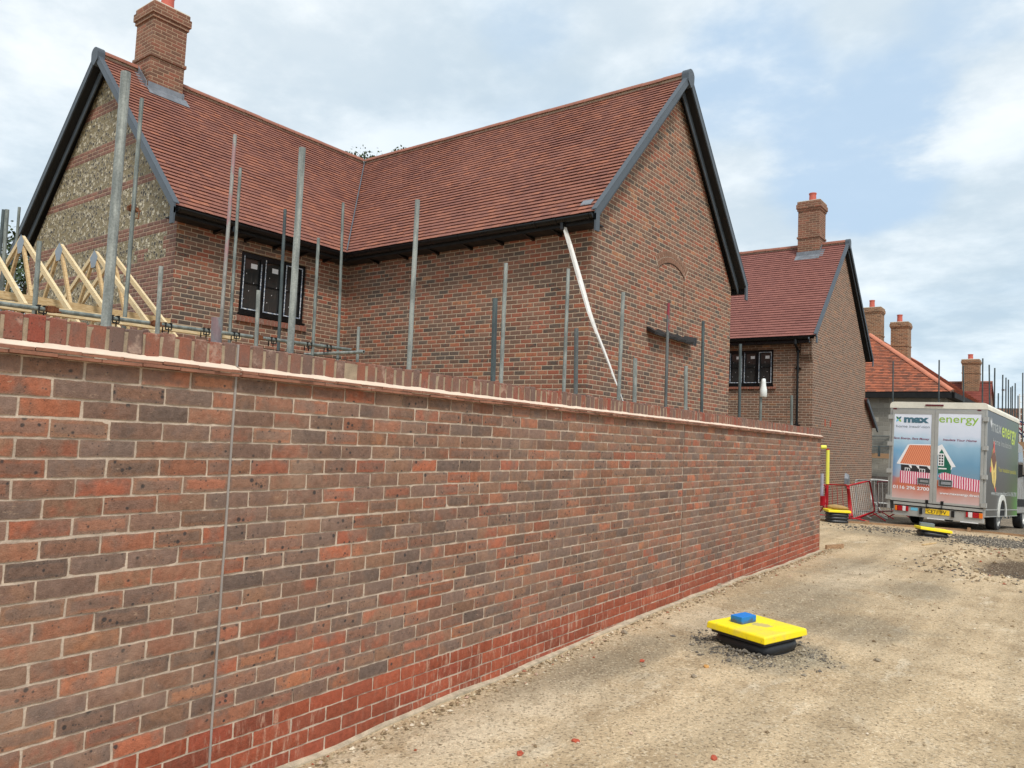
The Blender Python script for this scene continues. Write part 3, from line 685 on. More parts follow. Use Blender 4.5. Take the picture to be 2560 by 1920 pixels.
# ------------------------------------------------------------------ roofs
def lerp(a,b,t): return a+(b-a)*t
def slope(mb,eL,eR,rL,rR,gauge=.115,tw=.175,m=0,lift=.026,jit=.0025,seed=0):
    """eL->eR along the eaves, rL->rR along the ridge; the outward normal is (eR-eL)x(rL-eL)"""
    eL,eR,rL,rR=map(Vector,(eL,eR,rL,rR)); ud=(eR-eL).normalized(); n=ud.cross(rL-eL).normalized()
    # height of slope
    sd=n.cross(ud).normalized(); Ls=(rL-eL).dot(sd); rows=max(1,round(Ls/gauge)); rr=random.Random(seed)
    for r in range(rows):
        t0,t1=r/rows,(r+1)/rows; a0,a1=lerp(eL,rL,t0),lerp(eL,rL,t1); b0,b1=lerp(eR,rR,t0),lerp(eR,rR,t1)
        base=eL+sd*(Ls*t0); top=eL+sd*(Ls*t1)
        ua0,ub0=(a0-base).dot(ud),(b0-base).dot(ud); ua1,ub1=(a1-top).dot(ud),(b1-top).dot(ud)
        lo,hi=min(ua0,ua1),max(ub0,ub1); k=math.floor(lo/tw)-1; u=(k+.5*(r%2))*tw
        while u<hi:
            x0,x1=u+.0015,u+tw-.0015
            c0=[min(max(q,ua0),ub0) for q in (x0,x1)]; c1=[min(max(q,ua1),ub1) for q in (x0,x1)]
            if c0[1]-c0[0]>.004 or c1[1]-c1[0]>.004:
                wv=.005*noise.noise((base+ud*u)*.8)+.003*noise.noise((base+ud*u)*2.7); j1,j2=lift+wv+rr.uniform(-jit,jit),lift+wv+rr.uniform(-jit,jit); dr=rr.uniform(-.002,.002); col=.01+.98*rr.random()
                p=[base+ud*c0[0]+n*j1-sd*(.010+dr),base+ud*c0[1]+n*j2-sd*(.010+dr),top+ud*c1[1]+n*.004,top+ud*c1[0]+n*.004]
                mb.face(p,[(c0[0],r),(c0[1],r),(c1[1],r+1),(c1[0],r+1)],m,col)
                q0,q1=p[0]-n*.011,p[1]-n*.011; mb.face([q1,q0,p[3]-n*.003,p[2]-n*.003],[(0,0)]*4,m,col)
                mb.face([q0,q1,p[1],p[0]],[(0,0)]*4,m,col)
            u+=tw
def ridge(mb,a,b,pitchdeg,seg=.45,w=.125,m=0):
    """angular-round ridge tiles from a to b"""
    a,b=Vector(a),Vector(b); d=(b-a); L=d.length; d.normalize(); side=d.cross(Vector((0,0,1))).normalized(); up=side.cross(d).normalized()
    if up.z<0: up=-up
    n=max(1,round(L/seg)); pd=math.radians(pitchdeg)
    for i in range(n):
        s0=L*i/n+.003; s1=L*(i+1)/n-.003; dz=U(-.004,.004)
        for k in range(8):
            def pt(q,s,o=0):
                an=math.radians(-(90-8)+ (180-16)*q/8) ; return a+d*s+side*math.sin(an)*(w+o)+up*(math.cos(an)*(w+o)*1.0-.085+dz)
            mb.face([pt(k,s0),pt(k+1,s0),pt(k+1,s1),pt(k,s1)],None,m)
            mb.face([pt(k,s1),pt(k+1,s1),pt(k+1,s1,-.018),pt(k,s1,-.018)],None,m); mb.face([pt(k+1,s0),pt(k,s0),pt(k,s0,-.018),pt(k+1,s0,-.018)],None,m)
    mb.tube(a+d*.01-up*.075,b-d*.01-up*.075,w*.6,10,1)
def slab(mb,pts,th,m=0):
    """closed slab under a roof plane (pts counter-clockwise seen from outside)"""
    P=[Vector(p) for p in pts]; n=(P[1]-P[0]).cross(P[2]-P[1]).normalized(); Q=[p-n*th for p in P]; P=[p-n*.006 for p in P]
    mb.face(P,None,m); mb.face(list(reversed(Q)),None,m)
    for i in range(len(P)): j=(i+1)%len(P); mb.face([P[j],P[i],Q[i],Q[j]],None,m)
def rake(name,parent,e,a,out,drop,mats,trim=.115,board=.17,over=.27,bset=.12,endcut=.14):
    """bargeboard and verge trim from eaves point e up to apex a; out = outward unit vector of the gable; e,a lie on the verge plane at roof surface"""
    e,a,out=Vector(e),Vector(a),Vector(out); d=(a-e).normalized(); dn=Vector((0,0,-1)); m=MB()
    t=.03
    # verge trim: front strip plus lid over tile edges
    m.box(e+Vector((0,0,.035))-out*t,(a-e),out*t,dn*(trim/ max(.2,math.sqrt(1-d.z*d.z))),0)
    m.box(e+Vector((0,0,.045))-out*.09,(a-e),out*.095,dn*.014,0)
    h=(a-e); h.z=0; h.normalize(); m.box(e-out*(t-.001)+dn*.03,h*.11,out*(t+.002),dn*(.27 if over>.25 else .2),0)
    o1=part(m,name+'_trim',mats[0],parent)
    m=MB(); off=-out*(over-bset); vt=(trim)/math.sqrt(1-d.z*d.z); vb=board/math.sqrt(1-d.z*d.z)
    m.box(e+(a-e)*.05+off-out*.022+Vector((0,0,-vt*.55)),(a-e)*.95,out*.022,dn*vb,0)
    o2=part(m,name,mats[0],parent)
    m=MB(); m.box(e+(a-e)*.03-out*.02+dn*(vt*.86),(a-e)*.97,-out*(over-.018),dn*.015,0)
    part(m,'verge_soffit',mats[1],parent)
def gutter(mb,a,b,r=.072,n=12,m=0,brackets=None,joints=()):
    a,b=Vector(a),Vector(b); d=(b-a); L=d.length; d.normalize(); side=d.cross(Vector((0,0,1))).normalized()
    def ringpt(an,rr,s): return a+d*s+side*math.cos(an)*rr-Vector((0,0,1))*math.sin(an)*rr
    for i in range(n):
        a0,a1=math.pi*i/n,math.pi*(i+1)/n
        mb.face([ringpt(a0,r,0),ringpt(a0,r,L),ringpt(a1,r,L),ringpt(a1,r,0)],None,m); mb.face([ringpt(a1,r-.004,0),ringpt(a1,r-.004,L),ringpt(a0,r-.004,L),ringpt(a0,r-.004,0)],None,m)
    for s in (0,L): mb.face([ringpt(math.pi*i/n,r,s) for i in range(n+1)],None,m)
    for s in joints:
        for i in range(n):
            a0,a1=math.pi*i/n,math.pi*(i+1)/n; R2=r+.008
            mb.face([ringpt(a0,R2,s),ringpt(a0,R2,s+.05),ringpt(a1,R2,s+.05),ringpt(a1,R2,s)],None,m)
            mb.face([ringpt(a0,R2,s),ringpt(a1,R2,s),ringpt(a1,r,s),ringpt(a0,r,s)],None,m); mb.face([ringpt(a1,R2,s+.05),ringpt(a0,R2,s+.05),ringpt(a0,r,s+.05),ringpt(a1,r,s+.05)],None,m)
def chimney(parent,x0,x1,y0,y1,z0,z1,band,pots,potr=.13,poth=.42):
    m=MB()
    def shell(a,b_,c,d,za,zb):
        v0,v1=za-Z0,zb-Z0
        for P,uo in (([(a,c),(b_,c)],0),([(b_,c),(b_,d)],b_-a),([(b_,d),(a,d)],.0),([(a,d),(a,c)],.3)):
            (p0,q0),(p1,q1)=P; L=math.hypot(p1-p0,q1-q0)
            m.face([(p0,q0,za),(p1,q1,za),(p1,q1,zb),(p0,q0,zb)],[(uo+.06,v0),(uo+.06+L,v0),(uo+.06+L,v1),(uo+.06,v1)])
        m.face([(a,c,zb),(b_,c,zb),(b_,d,zb),(a,d,zb)],[(0,0.03)]*4); m.face([(a,d,za),(b_,d,za),(b_,c,za),(a,c,za)],[(0,0.03)]*4)
    shell(x0,x1,y0,y1,z0,z1-.32)
    shell(x0-.028,x1+.028,y0-.028,y1+.028,band,band+.065)
    for dz,pr,h in ((-.32,.028,.075),(-.245,.056,.075),(-.17,.056,.075),(-.095,.03,.075)):
        shell(x0-pr,x1+pr,y0-pr,y1+pr,z1+dz,z1+dz+h+(0 if dz<-.1 else .02))
    o=part(m,'chimney',M['chimbrick'],parent)
    f=MB(); cx,cy=(x0+x1)/2,(y0+y1)/2; f.bx(x0-.02,x1+.02,y0-.02,y1+.02,z1-.0,z1+.022); f.lathe([(max(x1-x0,y1-y0)*.46,z1+.021),(max(x1-x0,y1-y0)*.38,z1+.045),(potr*1.15,z1+.075)],cx,cy,24,0,sq=3); sub(f,'flaunching',M['flaunch'],o)
    for px,py in pots:
        p=MB(); p.lathe([(potr*1.05,z1+.04),(potr,z1+.08),(potr*.93,z1+poth*.75),(potr*.95,z1+poth*.88),(potr*1.05,z1+poth*.9),(potr*1.05,z1+poth),(potr*.8,z1+poth),(potr*.8,z1+poth-.1)],px,py,20); sub(p,'chimney_pot',M['pot'],o,smooth=False)
    return o
# ------------------------------------------------------------------ main house
xw,yL,yI,xC=-12.13,6.48,10.115,-6.323
yR=15.85; RY=12.95; RX=-15.09; ZR=6.93+H; ZE=3.50+H     # ridge and eaves surface heights
hs=empty('brick_house',(-11,12,0),'large L-shaped brick house with flint gable and steep clay tile roofs','house')
EX=-11.79; EYn=9.80; EYf=16.10; XV=xC+.27; YV=yL-.27; YB=19.6; XW0=-18.1; EXL=2*RX-EX
def wq(mb,p,q,z0,z1,u0=0.0,m=0,z1b=None):
    """vertical brick quad from plan point p to q (outside on the right of p->q)"""
    L=math.hypot(q[0]-p[0],q[1]-p[1]); zb=z1 if z1b is None else z1b
    mb.face([(p[0],p[1],z0),(q[0],q[1],z0),(q[0],q[1],zb),(p[0],p[1],z1)],[(u0,z0-Z0),(u0+L,z0-Z0),(u0+L,zb-Z0),(u0,z1-Z0)],m)
zt=3.42+H
# window opening in the wall facing +x
wy0,wy1,wz0,wz1=7.715,9.125,1.97+H,3.13+H
m=MB(); uo=30-.1125
P=lambda y:(xw,y)
for y0,y1,z0,z1 in ((yL,wy0,-.3,zt),(wy1,yI,-.3,zt),(wy0,wy1,-.3,wz0),(wy0,wy1,wz1,zt)): wq(m,P(y0),P(y1),z0,z1,30+(y0-yL))
for a,b_,s in ((wy0,wz0,0),):
    m.face([(xw,wy0,wz0),(xw,wy0,wz1),(xw-.1,wy0,wz1),(xw-.1,wy0,wz0)],[(0.02,wz0-Z0),(0.02,wz1-Z0),(.12,wz1-Z0),(.12,wz0-Z0)])
    m.face([(xw,wy1,wz1),(xw,wy1,wz0),(xw-.1,wy1,wz0),(xw-.1,wy1,wz1)],[(0.02,wz1-Z0),(0.02,wz0-Z0),(.12,wz0-Z0),(.12,wz1-Z0)])
    m.face([(xw,wy0,wz1),(xw,wy1,wz1),(xw-.1,wy1,wz1),(xw-.1,wy0,wz1)],[(0,.03)]*4); m.face([(xw,wy1,wz0),(xw,wy0,wz0),(xw-.1,wy0,wz0),(xw-.1,wy1,wz0)],[(0,.03)]*4)
wq(m,(XW0,YB),(XW0,yL),-.3,zt,0); wq(m,(xw,yR),(xw,YB),-.3,zt,50)
# rear gable
m.face([(xw,YB,-.3),(XW0,YB,-.3),(XW0,YB,zt),(RX,YB,ZR-.1),(xw,YB,zt)],[(0,-.3-Z0),(6,-.3-Z0),(6,zt-Z0),(3,ZR-.1-Z0),(0,zt-Z0)])
part(m,'wall',M['housebrick'],hs)
# cross wing walls
m=MB(); wq(m,(xw,yI),(xC,yI),-.3,zt,30+(yI-yL)); part(m,'wall',M['housebrick'],hs)
m=MB(); wq(m,(xC,yR),(xw,yR),-.3,zt,10); part(m,'wall',M['housebrick'],hs)
m=MB(); u0=60; tg=(ZR-.12-zt)/(RY-yI)
m.face([(xC,yI,-.3),(xC,yR,-.3),(xC,yR,zt),(xC,RY,ZR-.10),(xC,yI,zt)],[(u0,-.3-Z0),(u0+yR-yI,-.3-Z0),(u0+yR-yI,zt-Z0),(u0+RY-yI,ZR-.1-Z0),(u0,zt-Z0)])
gc=part(m,'gable_wall',M['housebrick'],hs)
# flint gable: u measured from the corner at x=xw
m=MB(); m.face([(XW0,yL,-.3),(xw,yL,-.3),(xw,yL,zt),(RX,yL,ZR-.1),(XW0,yL,zt)],[(xw-XW0,-.3-Z0),(0,-.3-Z0),(0,zt-Z0),(xw-RX,ZR-.1-Z0),(xw-XW0,zt-Z0)])
part(m,'flint_gable_wall',M['flint'],hs)
# roof slopes: main block +x slope from the verge to the valley
VI=(EX,EYn,ZE); VT=(RX,RY,ZR)
m=MB(); slope(m,(EX,YV+.02,ZE),VI,(RX,YV+.02,ZR),VT,seed=1); slab(m,[(EX,YV+.04,ZE),VI,VT,(RX,YV+.04,ZR)],.06,1)
r1=part(m,'roof_slope',[M['tile'],M['underlay']],hs)
m=MB(); slope(m,VI,(XV-.02,EYn,ZE),VT,(XV-.02,RY,ZR),seed=2); slab(m,[VI,(XV-.04,EYn,ZE),(XV-.04,RY,ZR),VT],.06,1)
r2=part(m,'roof_slope',[M['tile'],M['underlay']],hs)
m=MB(); slope(m,(XV-.02,EYf,ZE),(EX,EYf,ZE),(XV-.02,RY,ZR),VT,seed=3,tw=.33); slab(m,[(XV-.04,EYf,ZE),(EX,EYf,ZE),VT,(XV-.04,RY,ZR)],.06,1)
part(m,'roof_slope',[M['tile'],M['underlay']],hs)
m=MB(); slope(m,(EX,EYf,ZE),(EX,YB+.2,ZE),VT,(RX,YB+.2,ZR),seed=4,tw=.33); slab(m,[(EX,EYf,ZE),(EX,YB+.2,ZE),(RX,YB+.2,ZR),VT],.06,1)
part(m,'roof_slope',[M['tile'],M['underlay']],hs)
m=MB(); slope(m,(EXL,YB+.2,ZE),(EXL,YV+.02,ZE),(RX,YB+.2,ZR),(RX,YV+.02,ZR),seed=5,tw=.33); slab(m,[(EXL,YB+.2,ZE),(EXL,YV+.04,ZE),(RX,YV+.04,ZR),(RX,YB+.2,ZR)],.06,1)
part(m,'roof_slope',[M['tile'],M['underlay']],hs)
m=MB(); ridge(m,(RX,YV+.1,ZR+.055),(RX,RY-.1,ZR+.055),47); ridge(m,(RX,RY+.1,ZR+.055),(RX,YB+.2,ZR+.055),47)
part(m,'ridge_tiles',[M['ridge'],M['mortar']],hs)
m=MB(); ridge(m,(RX+.12,RY,ZR+.055),(XV-.1,RY,ZR+.055),47)
part(m,'ridge_tiles',[M['ridge'],M['mortar']],hs)
# lead valley
m=MB(); a,b_=Vector(VI),Vector(VT); d=(b_-a); 
for sd in (Vector((0,-1,0)),Vector((1,0,0))):
    m.face([a+Vector((0,0,.055)),b_+Vector((0,0,.055)),b_+sd*.018+Vector((0,0,.068)),a+sd*.018+Vector((0,0,.068))])
m.face([b_+Vector((0,-.1,.02)),b_+Vector((.12,0,.02)),b_+Vector((0,.02,.06)),b_+Vector((-.05,-.02,.06))])
part(m,'lead_valley',M['lead'],hs)
# bargeboards
rake('bargeboard',hs,(XV,EYn-.02,ZE),(XV,RY,ZR+.01),(1,0,0),.2,[M['verge'],M['soffit']])
rake('bargeboard',hs,(XV,EYf+.02,ZE),(XV,RY,ZR+.01),(1,0,0),.2,[M['verge'],M['soffit']])
rake('bargeboard',hs,(EX+.02,YV,ZE),(RX,YV,ZR+.01),(0,-1,0),.2,[M['verge'],M['soffit']])
rake('bargeboard',hs,(EXL-.02,YV,ZE),(RX,YV,ZR+.01),(0,-1,0),.2,[M['verge'],M['soffit']])
# ridge end caps
for (c,ax) in (((XV,RY,ZR),'x'),((RX,YV,ZR),'y')):
    m=MB(); n=14; r=.13; pts=[]
    for i in range(n+1):
        an=math.pi*i/n; pts.append((math.cos(an)*r,math.sin(an)*r*.9+.0))
    pts+=[(-r*.95,-.14),(0,-.24),(r*.95,-.14)]
    def q(p,t): return (c[0]+t,c[1]+p[0],c[2]+p[1]) if ax=='x' else (c[0]+p[0],c[1]-t,c[2]+p[1])
    F=[q(p,.02) for p in pts]; B=[q(p,-.12) for p in pts]
    m.face(F if ax=='x' else F); m.face(list(reversed(B)))
    for i in range(len(pts)): j=(i+1)%len(pts); m.face([F[i],B[i],B[j],F[j]])
    part(m,'ridge_end_cap',M['verge'],hs)
# eaves: gutters, fascia, soffit
m=MB(); gutter(m,(EX+.035,YV+.05,ZE-.045),(EX+.035,EYn-.05,ZE-.045),joints=(.02,.9,2.6)); part(m,'gutter',M['black'],hs)
m=MB(); gutter(m,(EX+.05,EYn-.035,ZE-.045),(XV-.03,EYn-.035,ZE-.045),joints=(1.2,2.9,4.15,4.55,4.95,5.55)); part(m,'gutter',M['black'],hs)
m=MB(); gutter(m,(XV-.03,EYf+.035,ZE-.045),(EX,EYf+.035,ZE-.045)); part(m,'gutter',M['black'],hs)
m=MB(); m.bx(EX-.03,EX-.008,YV+.06,EYn,ZE-.165,ZE-.015); part(m,'fascia',M['blackm'],hs)
m=MB(); m.bx(EX,XV-.06,EYn+.008,EYn+.03,ZE-.165,ZE-.015); part(m,'fascia',M['blackm'],hs)
m=MB(); m.bx(EX,XV-.06,EYf-.03,EYf-.008,ZE-.165,ZE-.015); part(m,'fascia',M['blackm'],hs)
m=MB(); m.bx(xw+.002,EX-.031,YV+.06,yI,ZE-.165,ZE-.145); m.bx(EX-.02,XV-.06,EYn+.031,yI-.002,ZE-.167,ZE-.147); part(m,'soffit',M['soffit'],hs)
# rafter brackets under the eaves
def bracket(x,y,ax):
    m=MB(); zz=ZE-.166
    if ax=='x':  # projects toward +x
        A=[(xw+.002,zz),(xw+.30,zz),(xw+.30,zz-.01),(xw+.02,zz-.055),(xw+.002,zz-.055)]; F=[(p[0],y-.022,p[1]) for p in A]; B=[(p[0],y+.022,p[1]) for p in A]
    else:
        A=[(yI-.002,zz),(yI-.28,zz),(yI-.28,zz-.01),(yI-.02,zz-.055),(yI-.002,zz-.055)]; F=[(x+.022,p[0],p[1]) for p in A]; B=[(x-.022,p[0],p[1]) for p in A]
    m.face(F); m.face(list(reversed(B)))
    for i in range(5): j=(i+1)%5; m.face([F[j],F[i],B[i],B[j]])
    part(m,'eaves_bracket',M['black'],hs)
for y in (7.15,7.75,8.35,8.95,9.5): bracket(0,y,'x')
for x in (-11.2,-10.4,-9.6,-8.8,-8.1,-7.45,-6.9): bracket(x,0,'y')
m=MB(); m.tube((-11.74+.0,7.28,ZE-.1),(-11.74,7.28,ZE-.2),.035,12); part(m,'gutter_outlet',M['black'],hs)
m=MB(); m.tube((-6.66,9.765,ZE-.1),(-6.66,9.765,ZE-.22),.034,12); part(m,'gutter_outlet',M['black'],hs)
# chimney with flashings
ch=chimney(hs,-15.32,-14.65,7.04,7.73,ZR-.5,8.24+H,7.14+H,[(-14.98,7.45)])
m=MB()
rz=lambda x: ZR-(ZR-ZE)/(EX-RX)*(x-RX)
m.box((-14.64,7.02,rz(-14.64)-.02),(.006,0,0),(0,.74,0),(0,0,.17)); 
m.box((-14.646,6.99,rz(-14.65)+.03),(.17,0,-.183),(0,.82,0),(.008,0,.008))
for y0 in (6.97,7.735):
    m.box((-15.0,y0,rz(-15.0)-.02),(.38,0,-.40),(0,.02,0),(0,0,.17)); m.box((-14.97,y0-.07,rz(-14.97)+.016),(.34,0,-.366),(0,.14,0),(.006,0,.006))
sub(m,'lead_flashing',M['lead'],ch)
# blind window: segmental arch, recess line, cavity tray
m=MB(); y0,y1=12.40,13.50; cyA=(y0+y1)/2; zs=3.23+H; rad=.95; cz=zs+.14-rad; half=math.asin((y1-y0)/2/rad); nb=17
for i in range(nb):
    a=-half+2*half*(i+.5)/nb
    for r0,r1 in ((rad,rad+.105),(rad+.115,rad+.215)):
        c=Vector((xC+.004,cyA+math.sin(a)*(r0+r1)/2,cz+math.cos(a)*(r0+r1)/2)); rd=Vector((0,math.sin(a),math.cos(a))); tn=Vector((0,math.cos(a),-math.sin(a)))
        rbrick(m,c,Vector((.012,0,0)),rd*(r1-r0)*.49,tn*(half*(r0+r1)/2/nb*.84),.3+.5*R(),.003,0,.001)
# mortar backing of the arch
prev=None
for i in range(25):
    a=-half*1.03+2*half*1.03*i/24; cur=[Vector((xC+.009,cyA+math.sin(a)*r,cz+math.cos(a)*r)) for r in (rad+.002,rad+.213)]
    if prev: m.face([prev[0],cur[0],cur[1],prev[1]],None,1)
    prev=cur
part(m,'brick_arch',[M['archb'],M['mortar']],hs)
m=MB(); m.bx(xC-.004,xC+.0035,y1-.012,y1-.005,2.06+H,zs); m.bx(xC-.004,xC+.002,y0+.002,y0+.005,2.06+H,zs)
pv=None
for i in range(25):
    a=-half+2*half*i/24; cur=[Vector((xC+.006,cyA+math.sin(a)*r,cz+math.cos(a)*r)) for r in (rad-.010,rad+.001)]
    if pv: m.face([pv[0],cur[0],cur[1],pv[1]])
    pv=cur
part(m,'blind_window_joint',M['groove'],hs)
m=MB(); zt2=2.02+H; n=16; pv=None
for i in range(n+1):
    y=12.03+1.78*i/n; w=.045*math.sin(i*1.9)+.02*math.sin(i*4.1); sag=-.05*math.sin(math.pi*i/n)*0
    a=Vector((xC+.001,y,zt2+.045+w*.6)); c=Vector((xC+.17+w*.4,y,zt2-.055+w*.25)); e=Vector((xC+.16+w*.4,y,zt2-.10)); f=Vector((xC+.001,y,zt2-.02))
    if i>=n-1: c.z+=.12; 
    cur=(a,c,e,f)
    if pv:
        for q in range(3): m.face([pv[q],cur[q],cur[q+1],pv[q+1]])
    else: m.face(list(reversed(cur)))
    pv=cur
m.face(pv); part(m,'cavity_tray',M['leaddark'],hs)
m=MB(); m.box((-6.45,9.93,rz(0)*0+ZE+.14+.03),(.20,0,0),(0,.10,.109),(0,-.006,.006)); part(m,'lead_slip',M['lead'],hs)
# windows
def window(parent,origin,du,dn,w,h,lights,tapeall=True,bar=True):
    """origin bottom-left of the opening on the recessed plane, du along, dn outward"""
    o,du,dn=Vector(origin),Vector(du),Vector(dn); up=Vector((0,0,1)); m=MB()
    fw=.06
    B=lambda mb,u0,u1,z0,z1,d0,d1,mm=0: mb.box(o+du*u0+up*z0+dn*d0,du*(u1-u0),dn*(d1-d0),up*(z1-z0),mm)
    B(m,0,w,0,fw*1.2,0,.062); B(m,0,w,h-fw,h,0,.06); B(m,0,fw,fw*1.2,h-fw,0,.0595); B(m,w-fw,w,fw*1.2,h-fw,0,.0595)
    lw=(w-fw)/lights
    for i in range(1,lights): B(m,i*lw,i*lw+fw,fw*1.2,h-fw,0,.0585)
    m.box(o+du*(-.02)-up*.035+dn*.0,du*(w+.04),dn*.12,up*.034)
    for i in range(lights):   # opening casements stand proud
        a,e=i*lw+fw+.004,(i+1)*lw-.004; z0,z1=fw*1.2+.004,h-fw-.004; cw=.034; pr=.072
        B(m,a,e,z0,z0+cw,.02,pr);B(m,a,e,z1-cw,z1,.02,pr);B(m,a,a+cw,z0+cw,z1-cw,.02,pr-.0005);B(m,e-cw,e,z0+cw,z1-cw,.02,pr-.0005)
        if bar: B(m,a+cw,e-cw,(z0+z1)/2-.009,(z0+z1)/2+.009,.02,.036)
    wo=part(m,'window',M['black'],parent)
    for i in range(lights):
        a,e=i*lw+fw+.004,(i+1)*lw-.004; z0,z1=fw*1.2+.004,h-fw-.004; cw=.034
        g=MB(); B(g,a+cw,e-cw,z0+cw,z1-cw,.012,.022); 
        sub(g,'window_pane',M['glass'],wo)
        s=MB(); cx=(a+e)/2; B(s,cx-.01,cx+.12,z1-cw-.17,z1-cw-.08,.0225,.0245); sub(s,'sticker',M['white'],wo)
        for k in range(4):
            s=MB()
            u=a+cw+.03+(e-a-2*cw-.06)*((k*0.37+.15*i)%1); z=z0+cw+.1+(z1-z0-.4)*((k*.27+.1)%1); B(s,u,u+.012,z,z+.014,.0225,.0250); sub(s,'sticker_dot',M['white'],wo)
        if tapeall:
            t_=MB(); q=.02
            B(t_,a,e,z0,z0+q,pr,pr+.002); B(t_,a,a+q,z0+q,z1,pr,pr+.002)
            if i==lights-1: B(t_,e-q,e,z0+q,z1,pr,pr+.002); B(t_,a+q,e-q,z1-q,z1,pr,pr+.002)
            if i==0: B(t_,e-q,e,z0+q,z1-.1,pr,pr+.002)
            sub(t_,'protective_tape',M['tape'],wo)
    return wo
window(hs,(xw-.098,wy0+.003,wz0+.045),(0,1,0),(1,0,0),wy1-wy0-.006,wz1-wz0-.048,3)
m=MB(); n=19
for i in range(n): 
    y=wy0-.05+(wy1-wy0+.10)*(i+.5)/n; rbrick(m,(xw-.01,y,wz0-.05),Vector((.055,0,-.012)),Vector((0,(wy1-wy0+.1)/n*.44,0)),Vector((0,0,.05)),.3+.6*R(),.003,0,.001)
m.box((xw-.05,wy0-.05,wz0-.095),(.085,0,-.016),(0,wy1-wy0+.1,0),(0,0,.088),1)
part(m,'brick_sill',[M['coping'],M['mortar']],hs)
# ------------------------------------------------------------------ second house
X2,Y2=-6.79,23.49; Y2b=29.95; RY2=26.72; ZR2=7.02+H; ZE2=3.42+H; XV2=X2+.2; XL2=-17.0
h2=empty('brick_house',(-10,27,hgt(-8,24)),'second brick house behind, smooth red tiled roof and tall gable beside the van','house')
m=MB(); zt=3.32+H; zb=-1.5
w2x0,w2x1,w2z0,w2z1=-9.42,-7.965,1.93+H,3.08+H
Pq=lambda x:(x,Y2)
for x0,x1,z0,z1 in ((XL2,w2x0,zb,zt),(w2x1,X2,zb,zt),(w2x0,w2x1,zb,w2z0),(w2x0,w2x1,w2z1,zt)): wq(m,Pq(x0),Pq(x1),z0,z1,30+(x0-XL2))
m.face([(w2x1,Y2,w2z0),(w2x1,Y2,w2z1),(w2x1,Y2+.1,w2z1),(w2x1,Y2+.1,w2z0)],[(0.02,w2z0-Z0),(0.02,w2z1-Z0),(.12,w2z1-Z0),(.12,w2z0-Z0)])
m.face([(w2x0,Y2,w2z1),(w2x0,Y2,w2z0),(w2x0,Y2+.1,w2z0),(w2x0,Y2+.1,w2z1)],[(0.02,w2z1-Z0),(0.02,w2z0-Z0),(.12,w2z0-Z0),(.12,w2z1-Z0)])
m.face([(w2x0,Y2,w2z0),(w2x1,Y2,w2z0),(w2x1,Y2+.1,w2z0),(w2x0,Y2+.1,w2z0)],[(0,.03)]*4); m.face([(w2x0,Y2+.1,w2z1),(w2x1,Y2+.1,w2z1),(w2x1,Y2,w2z1),(w2x0,Y2,w2z1)],[(0,.03)]*4)
# corbelled kneeler at the corner
for i,(pr,z0) in enumerate(((.05,2.72),(.10,2.80),(.15,2.88))):
    for dz in ((0,.075) if i<2 else (0,.45)):
        pass
    hh=.075 if i<2 else .48
    m.box((X2-.30,Y2-pr,z0+H),(.302,0,0),(0,pr-.001,0),(0,0,hh-.002))
part(m,'wall',M['house2brick'],h2)
m=MB(); wq(m,(X2,Y2b),(XL2,Y2b),zb,zt,3); wq(m,(XL2,Y2b),(XL2,Y2),zb,zt,3); part(m,'wall',M['house2brick'],h2)
m=MB(); u0=70
m.face([(X2,Y2,zb),(X2,Y2b,zb),(X2,Y2b,zt),(X2,RY2,ZR2-.1),(X2,Y2,zt)],[(u0,zb-Z0),(u0+Y2b-Y2,zb-Z0),(u0+Y2b-Y2,zt-Z0),(u0+RY2-Y2,ZR2-.1-Z0),(u0,zt-Z0)])
m.face([(X2,Y2b,zb),(X2,31.1,zb),(X2,31.1,1.12+H),(X2,Y2b,1.85+H)],[(u0+6.46,zb-Z0),(u0+7.61,zb-Z0),(u0+7.61,1.12+H-Z0),(u0+6.46,1.85+H-Z0)])
m.box((X2-3,Y2b,zb),(2.998,0,0),(0,1.14,0),(0,0,1.05+H-zb))
part(m,'gable_wall',M['house2brick'],h2)
Yf,Yb2=Y2-.33,Y2b+.33
m=MB(); slope(m,(XL2,Yf,ZE2),(XV2-.02,Yf,ZE2),(XL2,RY2,ZR2),(XV2-.02,RY2,ZR2),seed=11,jit=.0015,gauge=.128,tw=.18,lift=.028); slab(m,[(XL2,Yf,ZE2),(XV2-.03,Yf,ZE2),(XV2-.03,RY2,ZR2),(XL2,RY2,ZR2)],.06,1)
part(m,'roof_slope',[M['tile2'],M['underlay']],h2)
m=MB(); slope(m,(XV2-.02,Yb2,ZE2),(XL2,Yb2,ZE2),(XV2-.02,RY2,ZR2),(XL2,RY2,ZR2),seed=12,tw=.33); slab(m,[(XV2-.03,Yb2,ZE2),(XL2,Yb2,ZE2),(XL2,RY2,ZR2),(XV2-.03,RY2,ZR2)],.06,1)
part(m,'roof_slope',[M['tile2'],M['underlay']],h2)
m=MB(); ridge(m,(XL2,RY2,ZR2+.055),(XV2-.1,RY2,ZR2+.055),48); part(m,'ridge_tiles',[M['ridge'],M['mortar']],h2)
rake('bargeboard',h2,(XV2,Yf-.02,ZE2),(XV2,RY2,ZR2+.01),(1,0,0),.2,[M['verge'],M['soffit']],trim=.075,board=.09,over=.18,bset=.12,endcut=.1)
rake('bargeboard',h2,(XV2,Yb2+.02,ZE2),(XV2,RY2,ZR2+.01),(1,0,0),.2,[M['verge'],M['soffit']],trim=.075,board=.09,over=.18,bset=.12,endcut=.1)
m=MB(); n=12; r=.12; pts=[(math.cos(math.pi*i/n)*r,math.sin(math.pi*i/n)*r*.9) for i in range(n+1)]+[(-r,-.13),(0,-.22),(r,-.13)]
